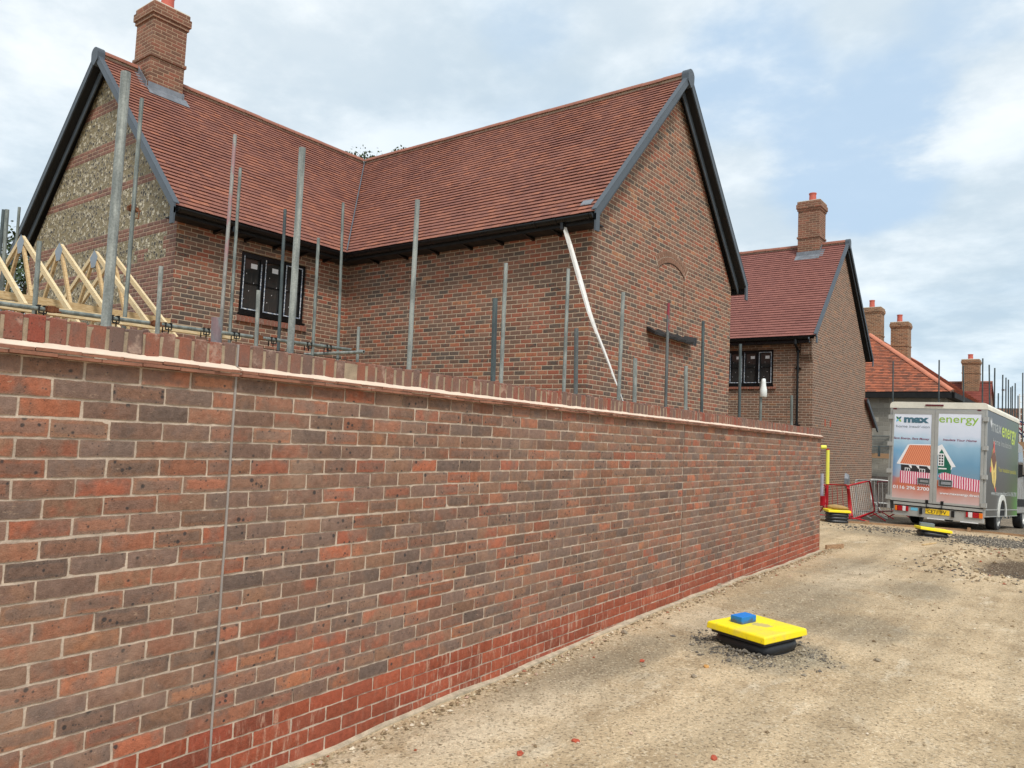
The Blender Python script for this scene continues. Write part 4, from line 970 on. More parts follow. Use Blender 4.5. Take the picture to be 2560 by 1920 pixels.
F=[(XV2+.02,RY2+p[0],ZR2+p[1]) for p in pts]; B_=[(XV2-.12,RY2+p[0],ZR2+p[1]) for p in pts]; m.face(F); m.face(list(reversed(B_)))
for i in range(len(pts)): j=(i+1)%len(pts); m.face([F[i],B_[i],B_[j],F[j]])
part(m,'ridge_end_cap',M['verge'],h2)
m=MB(); gutter(m,(XL2,Yf-.035,ZE2-.045),(X2-.02,Yf-.035,ZE2-.045),joints=(8.0,)); part(m,'gutter',M['black'],h2)
m=MB(); m.bx(XL2,X2-.02,Yf+.008,Yf+.03,ZE2-.21,ZE2-.015); m.bx(XL2,X2-.02,Yf+.031,Y2-.002,ZE2-.2,ZE2-.18); part(m,'fascia',M['black'],h2)
# downpipe with collars
m=MB(); px,py=-7.20,Y2-.09
m.tube((px,Yf-.035,ZE2-.10),(px,Yf-.035,ZE2-.26),.045,12); m.tube((px,Yf-.035,ZE2-.26),(px,py,ZE2-.42),.036,12); m.tube((px,py,ZE2-.42),(px,py,-.3),.034,12)
for z in (ZE2-.24,ZE2-.46): m.tube((px,Yf-.035 if z>ZE2-.3 else py,z),(px,Yf-.035 if z>ZE2-.3 else py,z+.07),.052,12)
for z in (2.42+H,.72+H,-1+H): m.tube((px,py,z),(px,py,z+.11),.046,12); m.bx(px-.085,px+.085,py-.02,Y2-.001,z+.03,z+.06)
part(m,'downpipe',M['black'],h2)
ch2=chimney(h2,-8.17,-7.46,26.30,27.02,ZR2-.6,8.50+H,7.22+H,[(-7.8,26.66)],potr=.12,poth=.36)
m=MB(); kz=(ZR2-ZE2)/(RY2-Yf); f2=lambda y: ZE2+(y-Yf)*kz
m.box((-8.2,26.285,f2(26.29)-.03),(.77,0,0),(0,.008,0),(0,0,.2)); m.box((-8.22,26.12,f2(26.12)+.028),(.80,0,0),(0,.17,.17*kz),(0,-.006,.008)); m.box((-7.45,26.3,f2(26.3)-.02),(.01,0,0),(0,.3,.3*kz),(0,0,.16)); m.box((-7.45,26.22,f2(26.22)+.02),(.13,0,0),(0,.28,.28*kz),(0,-.004,.006)); sub(m,'lead_flashing',M['lead'],ch2)
window(h2,(w2x0+.003,Y2+.098,w2z0+.045),(1,0,0),(0,-1,0),w2x1-w2x0-.006,w2z1-w2z0-.048,3)
m=MB(); n=20
for i in range(n):
    x=w2x0-.1+(w2x1-w2x0+.2)*(i+.5)/n; rbrick(m,(x,Y2-.005,w2z0-.035),Vector(((w2x1-w2x0+.2)/n*.46,0,0)),Vector((0,.06,.01)),Vector((0,0,.034)),.6+.35*R(),.003,0,.001)
part(m,'brick_sill',M['coping'],h2)
m=MB(); m.bx(-7.53,-7.525,Y2-.004,Y2-.0005,.3,ZE2-.25); part(m,'movement_joint',M['groove'],h2)
# lower side roof verge and air bricks
m=MB(); m.box((X2-.9,Y2b-.15,1.96+H),(1.02,0,0),(0,1.55,-.98),(0,.0,.05)); part(m,'lean_to_roof',M['tile2'],h2)
m=MB(); m.box((X2+.10,Y2b-.17,1.99+H),(.05,0,0),(0,1.6,-1.01),(0,0,-.15)); part(m,'lean_to_verge',M['verge'],h2)
for y in (24.82,25.42):
    m=MB(); m.bx(X2-.01,X2+.012,y,y+.09,.80+H,1.02+H); part(m,'air_brick',M['fragred'],h2)
m=MB(); vs=[];fs=[]
ym,zm=27.36,-.84+H
sec=[(-.12,-.2,.0),(.14,-.2,.0),(.12,.02,0),(.03,.17,0),(-.05,.17,0),(-.12,0,0)]
F=[(X2+.002,ym+a,zm+b__) for a,b__,_ in sec]; G_=[(X2+.12,ym+a*.75,zm+b__*.8-.02) for a,b__,_ in sec]
m.face(G_); m.face(list(reversed(F)))
for i in range(6): j=(i+1)%6; m.face([F[i],F[j],G_[j],G_[i]])
part(m,'vent_hood',M['lead'],h2)
# ------------------------------------------------------------------ block building with hipped roof
X3,Y3=-5.28,39.68; ZE3=2.98+H; h3=empty('block_building',(-9,44,-1.2),'grey block building with black eaves and mottled orange hipped roof','house')
XR3=-9.6; YR3=43.3; ZR3=6.25+H; XL3=2*XR3-X3
m=MB(); wq(m,(XL3+.3,Y3+.35),(X3-.35,Y3+.35),-.9,ZE3-.2,0); wq(m,(X3-.35,Y3+.35),(X3-.35,56),-.9,ZE3-.2,9)
wq(m,(XL3+.3,56),(XL3+.3,Y3+.35),-.9,ZE3-.2,9); wq(m,(X3-.35,56),(XL3+.3,56),-.9,ZE3-.2,0)
part(m,'wall',M['block'],h3)
m=MB(); wq(m,(XL3+.3,Y3+.15),(X3-.2,Y3+.15),-2.2,.58,0); wq(m,(X3-.2,Y3+.15),(X3-.2,56),-2.2,.58,9); m.face([(XL3+.3,Y3+.15,.58),(X3-.2,Y3+.15,.58),(X3-.2,Y3+.36,.58),(XL3+.3,Y3+.36,.58)])
part(m,'lower_wall',M['darkblock'],h3)
m=MB(); A=(XR3,YR3,ZR3); slope(m,(XL3,Y3,ZE3),(X3,Y3,ZE3),A,A,seed=21,gauge=.13,tw=.2,lift=.04,jit=.004); slab(m,[(XL3,Y3,ZE3),(X3,Y3,ZE3),A],.08,1); part(m,'roof_slope',[M['tile3'],M['underlay']],h3)
m=MB(); B3=(XR3,58,ZR3); slope(m,(X3,Y3,ZE3),(X3,58,ZE3),A,B3,seed=22,gauge=.15,tw=.33); slab(m,[(X3,Y3,ZE3),(X3,58,ZE3),B3,A],.08,1); part(m,'roof_slope',[M['tile3'],M['underlay']],h3)
m=MB(); slab(m,[(XL3,58,ZE3),(XL3,Y3,ZE3),A,B3],.08,0); part(m,'roof_slope',[M['tile3']],h3)
m=MB(); ridge(m,(X3+.0,Y3,ZE3+.06),(XR3,YR3,ZR3+.06),40,seg=.38,w=.14); ridge(m,(XR3,YR3,ZR3+.05),B3,40,seg=.45); part(m,'hip_tiles',[M['hiptile'],M['mortar']],h3)
m=MB(); m.bx(XL3,X3+.03,Y3-.08,Y3+.02,ZE3-.28,ZE3-.03); m.bx(X3-.02,X3+.09,Y3-.08,57.9,ZE3-.28,ZE3-.03); m.bx(XL3,X3-.03,Y3+.021,Y3+.36,ZE3-.27,ZE3-.24); m.bx(X3-.36,X3-.021,Y3+.37,57.9,ZE3-.27,ZE3-.24); part(m,'eaves_board',M['blackm'],h3)
def farchim(x0,x1,y0,y1,z0,z1,pot): 
    return chimney(h3 if pot else None,x0,x1,y0,y1,z0,z1,z0+.6,[((x0+x1)/2-.1,(y0+y1)/2)],potr=.15,poth=.5)
M['_tmp']=M['chimbrick']
HPc=[(0.0,lin(112,84,68)),(.5,lin(140,98,72)),(1.0,lin(158,112,80))]
M['chimbrick']=brick_mat('brown_chimney_brick',mortar=lin(196,176,146),pal=HPc,seed=14,spots=0,jt=.014,wob=.002)
chimney(h3,-10.30,-9.40,44.7,45.6,5.4+H,7.98+H,6.42+H,[(-9.92,45.1)],potr=.14,poth=.46)
chimney(h3,-9.05,-8.2,45.5,46.4,4.7+H,7.22+H,5.9+H,[(-8.68,45.9)],potr=.14,poth=.46)
# ------------------------------------------------------------------ far house
h4=empty('far_house',(-10,62,-1.8),'distant house with red tiled roof and brown chimney seen above the van','house')
zr4=6.82; RY4=60.5; XG=-5.72
m=MB(); slope(m,(-17,56.8,2.6),(XG,56.8,2.6),(-17,RY4,zr4),(XG,RY4,zr4),seed=31,gauge=.16,tw=.33); slab(m,[(-17,56.8,2.6),(XG,56.8,2.6),(XG,RY4,zr4),(-17,RY4,zr4)],.1,1); part(m,'roof_slope',[M['tile4'],M['underlay']],h4)
m=MB(); slab(m,[(XG,64.2,2.6),(-17,64.2,2.6),(-17,RY4,zr4),(XG,RY4,zr4)],.1,0); part(m,'roof_slope',[M['tile4']],h4)
m=MB(); ridge(m,(-17,RY4,zr4+.03),(XG,RY4,zr4+.03),45); part(m,'ridge_tiles',[M['ridge'],M['mortar']],h4)
m=MB(); wq(m,(-17,57.1),(XG-.1,57.1),-2.5,2.6,0); m.face([(XG-.1,57.1,-2.5),(XG-.1,63.9,-2.5),(XG-.1,63.9,2.7),(XG-.1,RY4,zr4-.1),(XG-.1,57.1,2.7)],[(0,-3),(6.8,-3),(6.8,2.2),(3.4,6.3),(0,2.2)]); wq(m,(XG-.1,63.9),(-17,63.9),-2.5,2.6,0); part(m,'wall',M['house2brick'],h4)
chimney(h4,-7.45,-6.45,59.9,60.9,zr4-.9,zr4+1.5,zr4+.55,[(-7.0,60.4)],potr=.16,poth=.4)
m=MB(); m.box((-7.5,59.7,zr4-.95),(1.1,0,0),(0,.18,.2),(0,-.01,.01)); part(m,'lead_flashing',M['lead'],h4)
M['chimbrick']=M['_tmp']; del M['_tmp']
# unfinished brick block at the right edge
h5=empty('unfinished_building',(-1,66,-2),'unfinished brick building shell behind scaffolding at the right edge','building')
m=MB(); zt=5.3
for x0,x1,z0,z1 in ((-6.2,6,4.7,zt),(-6.2,-5.7,1.5,4.7),(-5.0,-4.4,1.5,4.7),(-3.6,-3.1,1.5,4.7),(-2.3,-1.6,1.5,4.7),(-.8,0,1.5,4.7),(1,2,1.5,4.7),(3,6,1.5,4.7),(-6.2,6,-2.5,1.5)): m.bx(x0,x1,64.8,65.1,z0,z1)
m.bx(-6.2,6,68,68.3,-2.5,zt); part(m,'wall',M['housebrick'],h5)
m=MB(); m.bx(-6.1,5.9,65.2,67.9,4.5,4.6); part(m,'floor_slab',M['concrete'],h5)
# ------------------------------------------------------------------ scaffold poles
F_,yaw,pit,rol=1918.378,.655462,.0702836,.0443854
fwd=Vector((-math.sin(yaw)*math.cos(pit),math.cos(yaw)*math.cos(pit),math.sin(pit))); r0=Vector((math.cos(yaw),math.sin(yaw),0)); u0_=r0.cross(fwd)
cr,sr=math.cos(rol),math.sin(rol); CR=cr*r0+sr*u0_; CU=-sr*r0+cr*u0_
def at(px,py,Zd):
    """survey point read off the photograph (2560 px wide) at camera depth Zd"""
    d=fwd+CR*((px-1280)/F_)-CU*((py-960)/F_); return d*Zd+Vector((0,0,H))
def coupler(p,parent,mat=None):
    m=MB(); p=Vector(p); m.tube(p-Vector((0,0,.035)),p+Vector((0,0,.035)),.038,10); m.box(p+Vector((-.03,-.06,-.03)),(.06,0,0),(0,.12,0),(0,0,.055)); m.tube(p+Vector((.03,-.07,.0)),p+Vector((.09,-.07,.02)),.009,6); m.tube(p+Vector((.03,.05,-.02)),p+Vector((.1,.05,-.03)),.009,6)
    return part(m,'coupler',mat or M['rust'],parent)
def pole(tx,ty,bx_,by_,Zd,mat,label,r=.0242,grp='scaffold poles standing behind the garden wall',grow=None):
    top=at(tx,ty,Zd)
    # depth of the lower sighting point on a near-vertical tube
    d=fwd+CR*((bx_-1280)/F_)-CU*((by_-960)/F_); d2=Vector((d.x,d.y,0)); k=(Vector((top.x,top.y,0)).dot(d2))/d2.dot(d2)
    low=d*k+Vector((0,0,H)); ax=(top-low).normalized(); 
    if ax.z<.9: ax=Vector((0,0,1))
    gz=hgt(top.x,top.y); foot=top-ax*((top.z-gz)/ax.z)
    e=empty('scaffold_pole',foot,label,'scaffold pole',grp); m=MB(); m.tube(foot-Vector((0,0,.02)),top,r,14,hollow=True); part(m,'tube',mat,e,smooth=False)
    f=MB(); f.bx(foot.x-.075,foot.x+.075,foot.y-.075,foot.y+.075,gz-.01,gz+.006); part(f,'base_plate',M['galvdark'],e)
    return e,foot,top,ax
g_,l_,d_,p_,rd,st=M['galv'],M['galvlight'],M['galvdark'],M['galvpink'],M['galvred'],M['galvstub']
PL=[(18,524,2,760,10,g_,'scaffold pole nearest the left edge of the photo, in front of the first truss'),
(9,524,-2,650,12,d_,'thin scaffold pole just left of and behind the leftmost thick one'),
(48.4,518,38,650,14,g_,'thin scaffold pole rising behind the leftmost roof truss peak'),
(99,603,85,793,8.3,g_,'short scaffold pole between the first two truss peaks, clamped to the rail'),
(315,181,264.5,816,4.0,l_,'thickest tall scaffold pole, closest to the camera, before the flint gable'),
(355,246,310,820,9.6,g_,'tall thin scaffold pole with a clamp, before the right half of the flint gable'),
(403,666,393,834,8.4,l_,'short pale pole at the left house corner, clamped to the rail'),
(588,337,554,793,10.2,p_,'tall pole smeared pink, left of the upstairs window'),
(542,794,540,854,3.7,st,'stubby thick pole end with red paint just above the coping'),
(601,420,574,841,12,g_,'grey pole just right of the tall pink-smeared one'),
(713,523,696,868,11.5,d_,'dark pole crossing the middle light of the upstairs window'),
(646.5,726,640,868,9.3,l_,'short pale pole below the middle of the upstairs window, clamped to the rail'),
(756,370,725,881,5.5,l_,'tall thick pole in front of the right light of the upstairs window'),
(796.5,595,782,870,11.5,g_,'medium pole just right of the upstairs window'),
(858,507,845,877,12.8,g_,'thin tall pole in line with the roof valley and inner corner'),
(897,817,893,906,11.3,l_,'short pole clamped to the right end of the rail'),
(1044,500,1022,925,7.6,l_,'tall pole alone in front of the middle of the wing side wall'),
(1238,746,1232,957,7.3,d_,'dark thick pole left of its pale twin near the wing corner'),
(1265,658,1252,959,9.3,l_,'pale pole just right of the dark thick one'),
(1421,672,1409,984,10.2,l_,'pole left of the wing corner, beside the white sleeve'),
(1441,821,1439,986,8.6,rd,'short dark pole with red-painted top at the wing corner'),
(1558,731,1546,1002,9.7,l_,'pale pole crossing the foot of the white sleeve'),
(1588,896,1586,1006,8.9,l_,'short pole just right of the foot of the white sleeve'),
(1671,758,1664,1018,12,rd,'red-painted pole in front of the dark cavity tray'),
(1715,915,1714,1024,10.2,l_,'short pole below the right end of the cavity tray'),
(1758,803,1754,1031,12,d_,'thin dark pole near the right edge of the wing gable'),
(1851,860,1848,1045,12.8,d_,'thin pole crossing the left of the second house window'),
(1903,954,1900.5,1053,13.3,g_,'short pole capped with a white plastic bottle'),
(1979,988,1978.6,1065,13.3,g_,'short pole left of the black downpipe of the second house')]
INF={}
for i,(a,b,c,d,z,mt,lb) in enumerate(PL):
    INF[i]=pole(a,b,c,d,z,mt,lb)
# slack clamp on one pole
e,ft,tp,ax=INF[5]; c=at(332,522,9.55); coupler(c,e); m=MB(); m.path([c+Vector((.05,0,.0)),c+Vector((.13,.02,-.06)),c+Vector((.12,.02,-.14)),c+Vector((.05,.02,-.12))],.008,6); part(m,'loose_hook',M['rust'],e)
# guard rail
RA,RB=Vector((-9.0,2.2,1.157+H-.02)),Vector((-9.0,7.93,1.228+H))
rl=empty('guard_rail',(-9,5,1.2+H),'long grey scaffold rail with black clips running behind the coping','scaffold rail'); m=MB(); m.tube(RA,RB,.0242,14,hollow=True); part(m,'tube',M['galv'],rl)
for i in (3,6,11,15):
    tp=INF[i][2]; y=tp.y; 
    yy={3:3.47,6:4.62,11:6.03,15:7.72}[i]; coupler((-8.97,yy,1.157+H+.0124*(yy-2.99)),rl)
for y in (3.35,4.12,4.75,5.25,5.68,6.25,6.85,7.2): 
    z=1.157+H+.0124*(y-2.99); m=MB(); m.bx(-9.035,-8.965,y-.012,y+.012,z+.022,z+.034); m.bx(-9.035,-8.965,y+.05,y+.074,z+.022,z+.034); m.bx(-9.04,-9.032,y-.012,y+.0,z-.09,z+.034); m.bx(-9.04,-9.032,y+.062,y+.074,z-.09,z+.034); m.bx(-8.971,-8.963,y-.012,y+.0,z-.05,z+.034); m.bx(-8.971,-8.963,y+.062,y+.074,z-.05,z+.034); m.bx(-8.975,-8.963,y-.01,y+.07,z-.06,z-.045); part(m,'clip',M['blackm'],rl)
m=MB(); a=at(762,886,11.5); b=Vector((a.x+1.15,a.y+.02,a.z+.02)); b=at(909,880,11.1); m.tube(a,b,.0242,14,hollow=True); o=m.build('scaffold_tube',M['galvlight']); tag(o,'short scaffold tube crossing at the right end of the rail','scaffold tube')
# brick guard mesh under the rail
m=MB(); y=5.3
while y<7.75: m.tube((-9.06,y,1.07+H),(-9.06,y,.55+H),.003,4); y+=.05
for z in (.55,.68,.81,.94,1.07): m.tube((-9.06,5.3,z+H),(-9.06,7.75,z+H),.004,4)
o=m.build('mesh_guard',M['blackm']); tag(o,'black wire mesh guard hanging under the scaffold rail','mesh guard')
# ------------------------------------------------------------------ roof trusses
TX=-11.5; 
def truss(y,label):
    e=empty('roof_truss',(TX,y,.0),label,'roof truss','new pine roof trusses on the garage'); za=2.42+H; zbm=.35+H; half=(za-zbm)/math.tan(math.radians(34.3)); t=.036; w=.085
    def bar(a,b,nm,w=.066,mat=None,tt=t,yo=0):
        a,b=Vector((a[0],y+yo,a[1])),Vector((b[0],y+yo,b[1])); d=(b-a).normalized(); n=Vector((-d.z,0,d.x)); m=MB(); m.box(a-n*w/2-Vector((0,tt/2,0)),b-a,Vector((0,tt,0)),n*w); return part(m,nm,mat or M['pine'],e)
    bar((TX-half,zbm),(TX-.02,za-.03),'rafter',mat=M['pineend']); bar((TX+half,zbm),(TX+.02,za-.03),'rafter',mat=M['pineend']); bar((TX-half,zbm),(TX+half,zbm),'bottom_chord')
    bar((TX-.05,za-.12),(TX-half*.36,zbm+.05),'web',.048); bar((TX+.05,za-.12),(TX+half*.36,zbm+.05),'web',.048)
    bar((TX-half*.5,(za+zbm)/2-.05),(TX-half*.36,zbm+.05),'web',.048); bar((TX+half*.5,(za+zbm)/2-.05),(TX+half*.36,zbm+.05),'web',.048)
    m=MB(); 
    for s in (-1,1):
        yy=y+s*(t/2+.001); P=[(TX,yy,za+.02),(TX+.12,yy,za-.09),(TX+.06,yy,za-.24),(TX-.06,yy,za-.24),(TX-.12,yy,za-.09)]
        m.face(P if s<0 else list(reversed(P)))
    part(m,'nail_plate',M['nail'],e)
for y,lb in ((3.52,'roof truss furthest left, peak cut off by the photo edge'),(4.01,'roof truss with the leftmost visible peak'),(4.49,'roof truss with the second peak from the left'),(4.96,'roof truss with the third peak, behind the thickest pole'),(5.22,'roof truss at the right of the row, doubled close to its neighbour')): truss(y,lb)
m=MB(); m.box((TX+1.0,3.3,1.40+H),(.038,0,0),(0,2.3,-.02),(0,0,.095)); o=m.build('truss_binder',M['pine']); tag(o,'horizontal pine binder board nailed along the row of trusses','timber board')
m=MB(); m.box((TX+2.15,2.6,1.13+H),(.10,0,0),(0,3.35,.03),(0,0,.09)); o=m.build('wall_plate',M['pineend']); tag(o,'long pale pine plate running just behind the scaffold rail','timber board')
gar=empty('garage_wall',(TX,4.2,0),'low brick garage walls carrying the pine trusses, behind the garden wall','wall')
m=MB(); gx0,gx1=TX-2.95,TX+2.25
for x in (gx0,gx1): m.bx(x-.1,x+.1,2.4,5.6,-.2,.95+H-.02)
part(m,'wall',M['housebrick'],gar)
m=MB(); m.bx(gx0+.1,gx1-.1,2.4,2.6,-.2,.9+H); m.bx(gx0+.1,gx1-.1,5.4,5.6,-.2,.9+H); part(m,'wall',M['block'],gar)
# white polythene sleeve hanging from the gutter outlet
pts=[((1411,568),12.02,.040),((1424,610),11.9,.05),((1450,700),11.7,.048),((1473,780),11.45,.042),((1493,835),11.3,.033),((1513,885),11.15,.026),((1530,930),11.0,.02),((1545,968),10.85,.014),((1558,1005),10.7,.01),((1575,1050),10.5,.01)]
m=MB(); pv=None
for i,((px,py),z,w) in enumerate(pts):
    c=at(px,py,z); w*=.8; side=CR*w+fwd*(.02*math.sin(i*2)); f=fwd*(-.012-.006*math.sin(i*1.7))
    cur=[c-side,c-side*.3+f*1.6,c+side*.25+f*.4,c+side,c-fwd*-.02]
    if pv:
        for q in range(5): m.face([pv[q],cur[q],cur[(q+1)%5],pv[(q+1)%5]])
    pv=cur
o=m.build('downpipe_sleeve',M['sleeve'],smooth=True); tag(o,'twisted white polythene sleeve hanging from the wing gutter','plastic sleeve')
# bottle on the short pole
c=INF[27][2]; m=MB(); m.lathe([(.018,c.z+.05),(.033,c.z+.04),(.038,c.z-.02),(.04,c.z-.06),(.058,c.z-.14),(.062,c.z-.26),(.05,c.z-.27)],c.x+.05,c.y-.02,16); o=m.build('plastic_bottle',flat('milky_plastic',lin(226,230,226),.4,var=.04),smooth=True); tag(o,'white plastic bottle stuck over a short pole end','bottle')
# ------------------------------------------------------------------ access covers
def cover(name,x,y,size,lidz,rings,ang,label,tilt=(0,0),wid=1.0,ringh=.055):
    e=empty('access_cover',(x,y,hgt(x,y)-.02),label,'manhole cover','yellow temporary covers on black manhole risers'); e.rotation_euler=(tilt[0],tilt[1],ang); z0=0
    m=MB(); pr=[]; z=-.06; r=size*.5; n=rings
    zb=lidz-.062-.02
    hh=(zb-z)/n
    for i in range(n):
        a=z+i*hh; pr+=[(r*.93,a),(r*1.03,a+hh*.22),(r*1.05,a+hh*.5),(r*1.03,a+hh*.78),(r*.93,a+hh*.98)]
    m.lathe(pr,0,0,40,0,sq=3.2); ob=m.build('riser',M['rubber'],e,smooth=True)
    m=MB(); s=size*.54*wid; m.bx(-s*.96,s*.96,-s*.96,s*.96,lidz-.082,lidz-.055); m.build('frame',M['rubber'],e)
    m=MB(); s1=size*.58*wid; s0=s1; P=lambda s,z,c=.0:[( -s,-s,z),(s,-s,z),(s,s,z),(-s,s,z)]
    L0,L1,L2=P(s1,lidz-.055),P(s1*.985,lidz-.008),P(s1*.955,lidz)
    m.face(list(reversed(L0))); m.face(L2)
    for A,B in ((L0,L1),(L1,L2)):
        for i in range(4): j=(i+1)%4; m.face([A[i],A[j],B[j],B[i]])
    lid=m.build('lid',M['yellow'],e,bevel=.006)
    lid.data.transform(Matrix.Translation((0,0,-lidz+.04))); lid.location=(0,0,lidz-.04)
    return e
# near cover: corners surveyed on its top plane
c1=cover('c',-2.215,6.26,.48,.205,2,math.radians(-16.5),'nearest yellow manhole cover, with a blue block on it',(math.radians(1.2),math.radians(1.0)))
# raise bits: blue block on the lid
m=MB(); rbrick(m,(0,0,.038),Vector((.055,0,0)),Vector((0,.095,0)),Vector((0,0,.038)),.5,.004); o=m.build('block',M['blue']); o.location=(-2.325,6.26,.19); o.rotation_euler=(0,math.radians(1),math.radians(-16)); tag(o,'blue sprayed block resting on the nearest yellow cover','block')
c2=cover('c',-2.72,17.70,.50,.20,2,math.radians(22),'yellow manhole cover in front of the van, with a grey block on it',(math.radians(-2),math.radians(5)))
m=MB(); rbrick(m,(0,0,.05),Vector((.13,0,0)),Vector((0,.07,0)),Vector((0,0,.038)),.5,.005); o=m.build('block',M['greyblock']); o.location=(-2.82,17.72,.185); o.rotation_euler=(0,math.radians(3),math.radians(20)); tag(o,'grey block resting on the cover in front of the van','block')
c3=cover('c',-4.88,18.95,.43,.32,4,math.radians(30),'yellow cover on a tall stack of black risers by the garden wall end')
# sandbag
vs=[];fs=[];n=18;K=8
for j in range(K+1):
    th=math.pi*j/K
    for k in range(n):
        a=2*math.pi*k/n; q=1+.15*noise.noise(Vector((math.cos(a)*1.5,math.sin(a)*1.5,j*.4))); vs.append((math.sin(th)*math.cos(a)*.25*q,math.sin(th)*math.sin(a)*.13*q,math.cos(th)*.065*q*(1 if j<4.5 else .7)))
for j in range(K):
    for k in range(n): fs.append([j*n+k,(j+1)*n+k,(j+1)*n+(k+1)%n,j*n+(k+1)%n])
m=MB(); m.shared(vs,fs); o=m.build('sandbag',M['sandbag'],smooth=True); o.location=(-4.85,18.93,.345); o.rotation_euler=(0,math.radians(4),math.radians(30)); tag(o,'brown sandbag slumped on the tall stacked cover','sandbag')
# timber edging along the road
m=MB(); ep=[(-6.5,18.55),(-5.2,18.95),(-4.0,19.35),(-3.2,19.75),(-2.4,19.95),(-1.4,19.9),(-.2,19.6),(1.2,19.0)]
for (a,b),(c,d) in zip(ep[:-1],ep[1:]):
    L=Vector((c-a,d-b,0)); nrm=Vector((-L.y,L.x,0)).normalized()*.025; m.box((a,b,min(hgt(a,b),hgt(c,d))-.04),L,nrm,(0,0,.085))
for x,y in ((-2.35,19.85),(-4.3,19.15),(-.9,19.7)): m.bx(x,x+.06,y-.05,y,-.1,.09)
o=m.build('timber_edging',M['oldwood']); tag(o,'low timber edging board between sandy track and road','edging board')
m=MB(); m.box((-2.62,15.95,hgt(-2.6,16)+.005),(.12,.62,0),(.035,-.01,0),(0,0,.02)); o=m.build('wood_batten',M['pine']); tag(o,'thin pale wood batten lying on the track before the van','batten')
# ------------------------------------------------------------------ barriers
def barrier(tl,tr,br,bl,frame,bars,label,nb=12,r=.019,feet=True,barmat=None):
    tl,tr,br,bl=map(Vector,(tl,tr,br,bl)); base=(bl+br)/2; base.z=hgt(base.x,base.y)
    e=empty('pedestrian_barrier',base,label,'barrier','pedestrian barriers by the second house'); m=MB()
    def corner(c,a,b,k=.08): 
        u=(a-c).normalized(); v=(b-c).normalized(); return [c+u*k,c+u*k*.35+v*k*.35*.4,c+u*k*.12+v*k*.12,c+v*k*.35+u*k*.35*.4,c+v*k]
    loop=corner(tl,bl,tr)+corner(tr,tl,br)+corner(br,tr,bl)+corner(bl,br,tl); loop.append(loop[0]); m.path(loop,r,10); part(m,'frame',frame,e,smooth=True)
    m=MB()
    for i in range(1,nb):
        t=i/nb; m.tube(tl.lerp(tr,t),bl.lerp(br,t),.0055,6)
    part(m,'infill_bars',barmat or bars,e)
    if feet:
        d=(br-bl).normalized(); nrm=Vector((-d.y,d.x,0)).normalized()
        for t in (.12,.88):
            p=bl.lerp(br,t); z=hgt(p.x,p.y); f=MB(); pd=p+Vector((0,0,0))
            for s in (-1,1): q=p+nrm*s*.34; q.z=hgt(q.x,q.y)+.015; f.tube(p+nrm*s*-.02,q,.016,8)
            part(f,'foot',frame,e)
    return e
A=at
barrier(A(2068,1211,20.2),A(2118,1213,18.9),A(2125,1299,18.9),A(2069,1290,20.2),M['red'],M['red'],'red barrier panel with wide bars, next to the yellow padded post',nb=4)
barrier(A(2121,1214,18.6),A(2174,1202,19.1),A(2187,1278,19.1),A(2131,1298,18.5),M['red'],M['red'],'tilted red barrier leaning in front of the white one',nb=12,barmat=M['whitep'])
barrier(A(2139,1200,20),A(2191,1202,20.6),A(2194,1279,20.6),A(2141,1278,20),M['whitep'],M['whitep'],'white barrier behind the tilted red one',nb=12)
barrier(A(2193,1204,20.7),A(2256,1204,21.6),A(2258,1276,21.6),A(2195,1279,20.7),M['red'],M['red'],'red barrier partly hidden by the left side of the van',nb=9,barmat=M['whitep'])
barrier(A(2176,1198,23),A(2262,1206,23.6),A(2262,1262,23.6),A(2178,1256,23),M['whitep'],M['whitep'],'white barrier furthest back, beside the left flank of the van',nb=9)
barrier(A(2030,1208,20.4),A(2064,1212,20.4),A(2064,1264,20.4),A(2030,1262,20.4),M['red'],M['red'],'red barrier mostly hidden behind the end of the garden wall',nb=4)
m=MB(); p=at(2056,1215,20.3); m.box(at(2048,1184,20.3),CR*.12,fwd*.01,Vector((0,0,-.66))); o=m.build('notice_board',flat('pale_grey_sign',lin(196,196,212),.6)); tag(o,'narrow pale board beside the garden wall end above the red barrier','notice board')
m=MB(); m.box(at(2048,1240,20.25),CR*.15,fwd*.01,Vector((0,0,-.24))); o=m.build('red_sign_panel',M['red']); tag(o,'small red panel low beside the garden wall end','sign panel')
# padded post
pb=at(2068.5,1210,20.0); e=empty('padded_post',(pb.x,pb.y,hgt(pb.x,pb.y)),'slim post wrapped in pale yellow foam beside the red barriers','post')
m=MB(); m.tube((pb.x,pb.y,hgt(pb.x,pb.y)-.02),(pb.x,pb.y,at(2068,1122,20).z),.03,12); part(m,'post',M['red'],e)
m=MB(); m.tube((pb.x,pb.y,pb.z),(pb.x,pb.y,at(2068,1125,20).z),.045,16); part(m,'foam_sleeve',M['foam'],e,smooth=False)
m=MB(); c=at(2058.5,1118,20); m.tube(c-CR*.07,c+CR*.07,.05,16); part(m,'foam_end',M['foam'],e)
m=MB(); m.tube(c+CR*.05+Vector((0,0,-.02)),Vector((pb.x,pb.y,at(2068,1126,20).z)),.014,8); part(m,'link',M['red'],e)
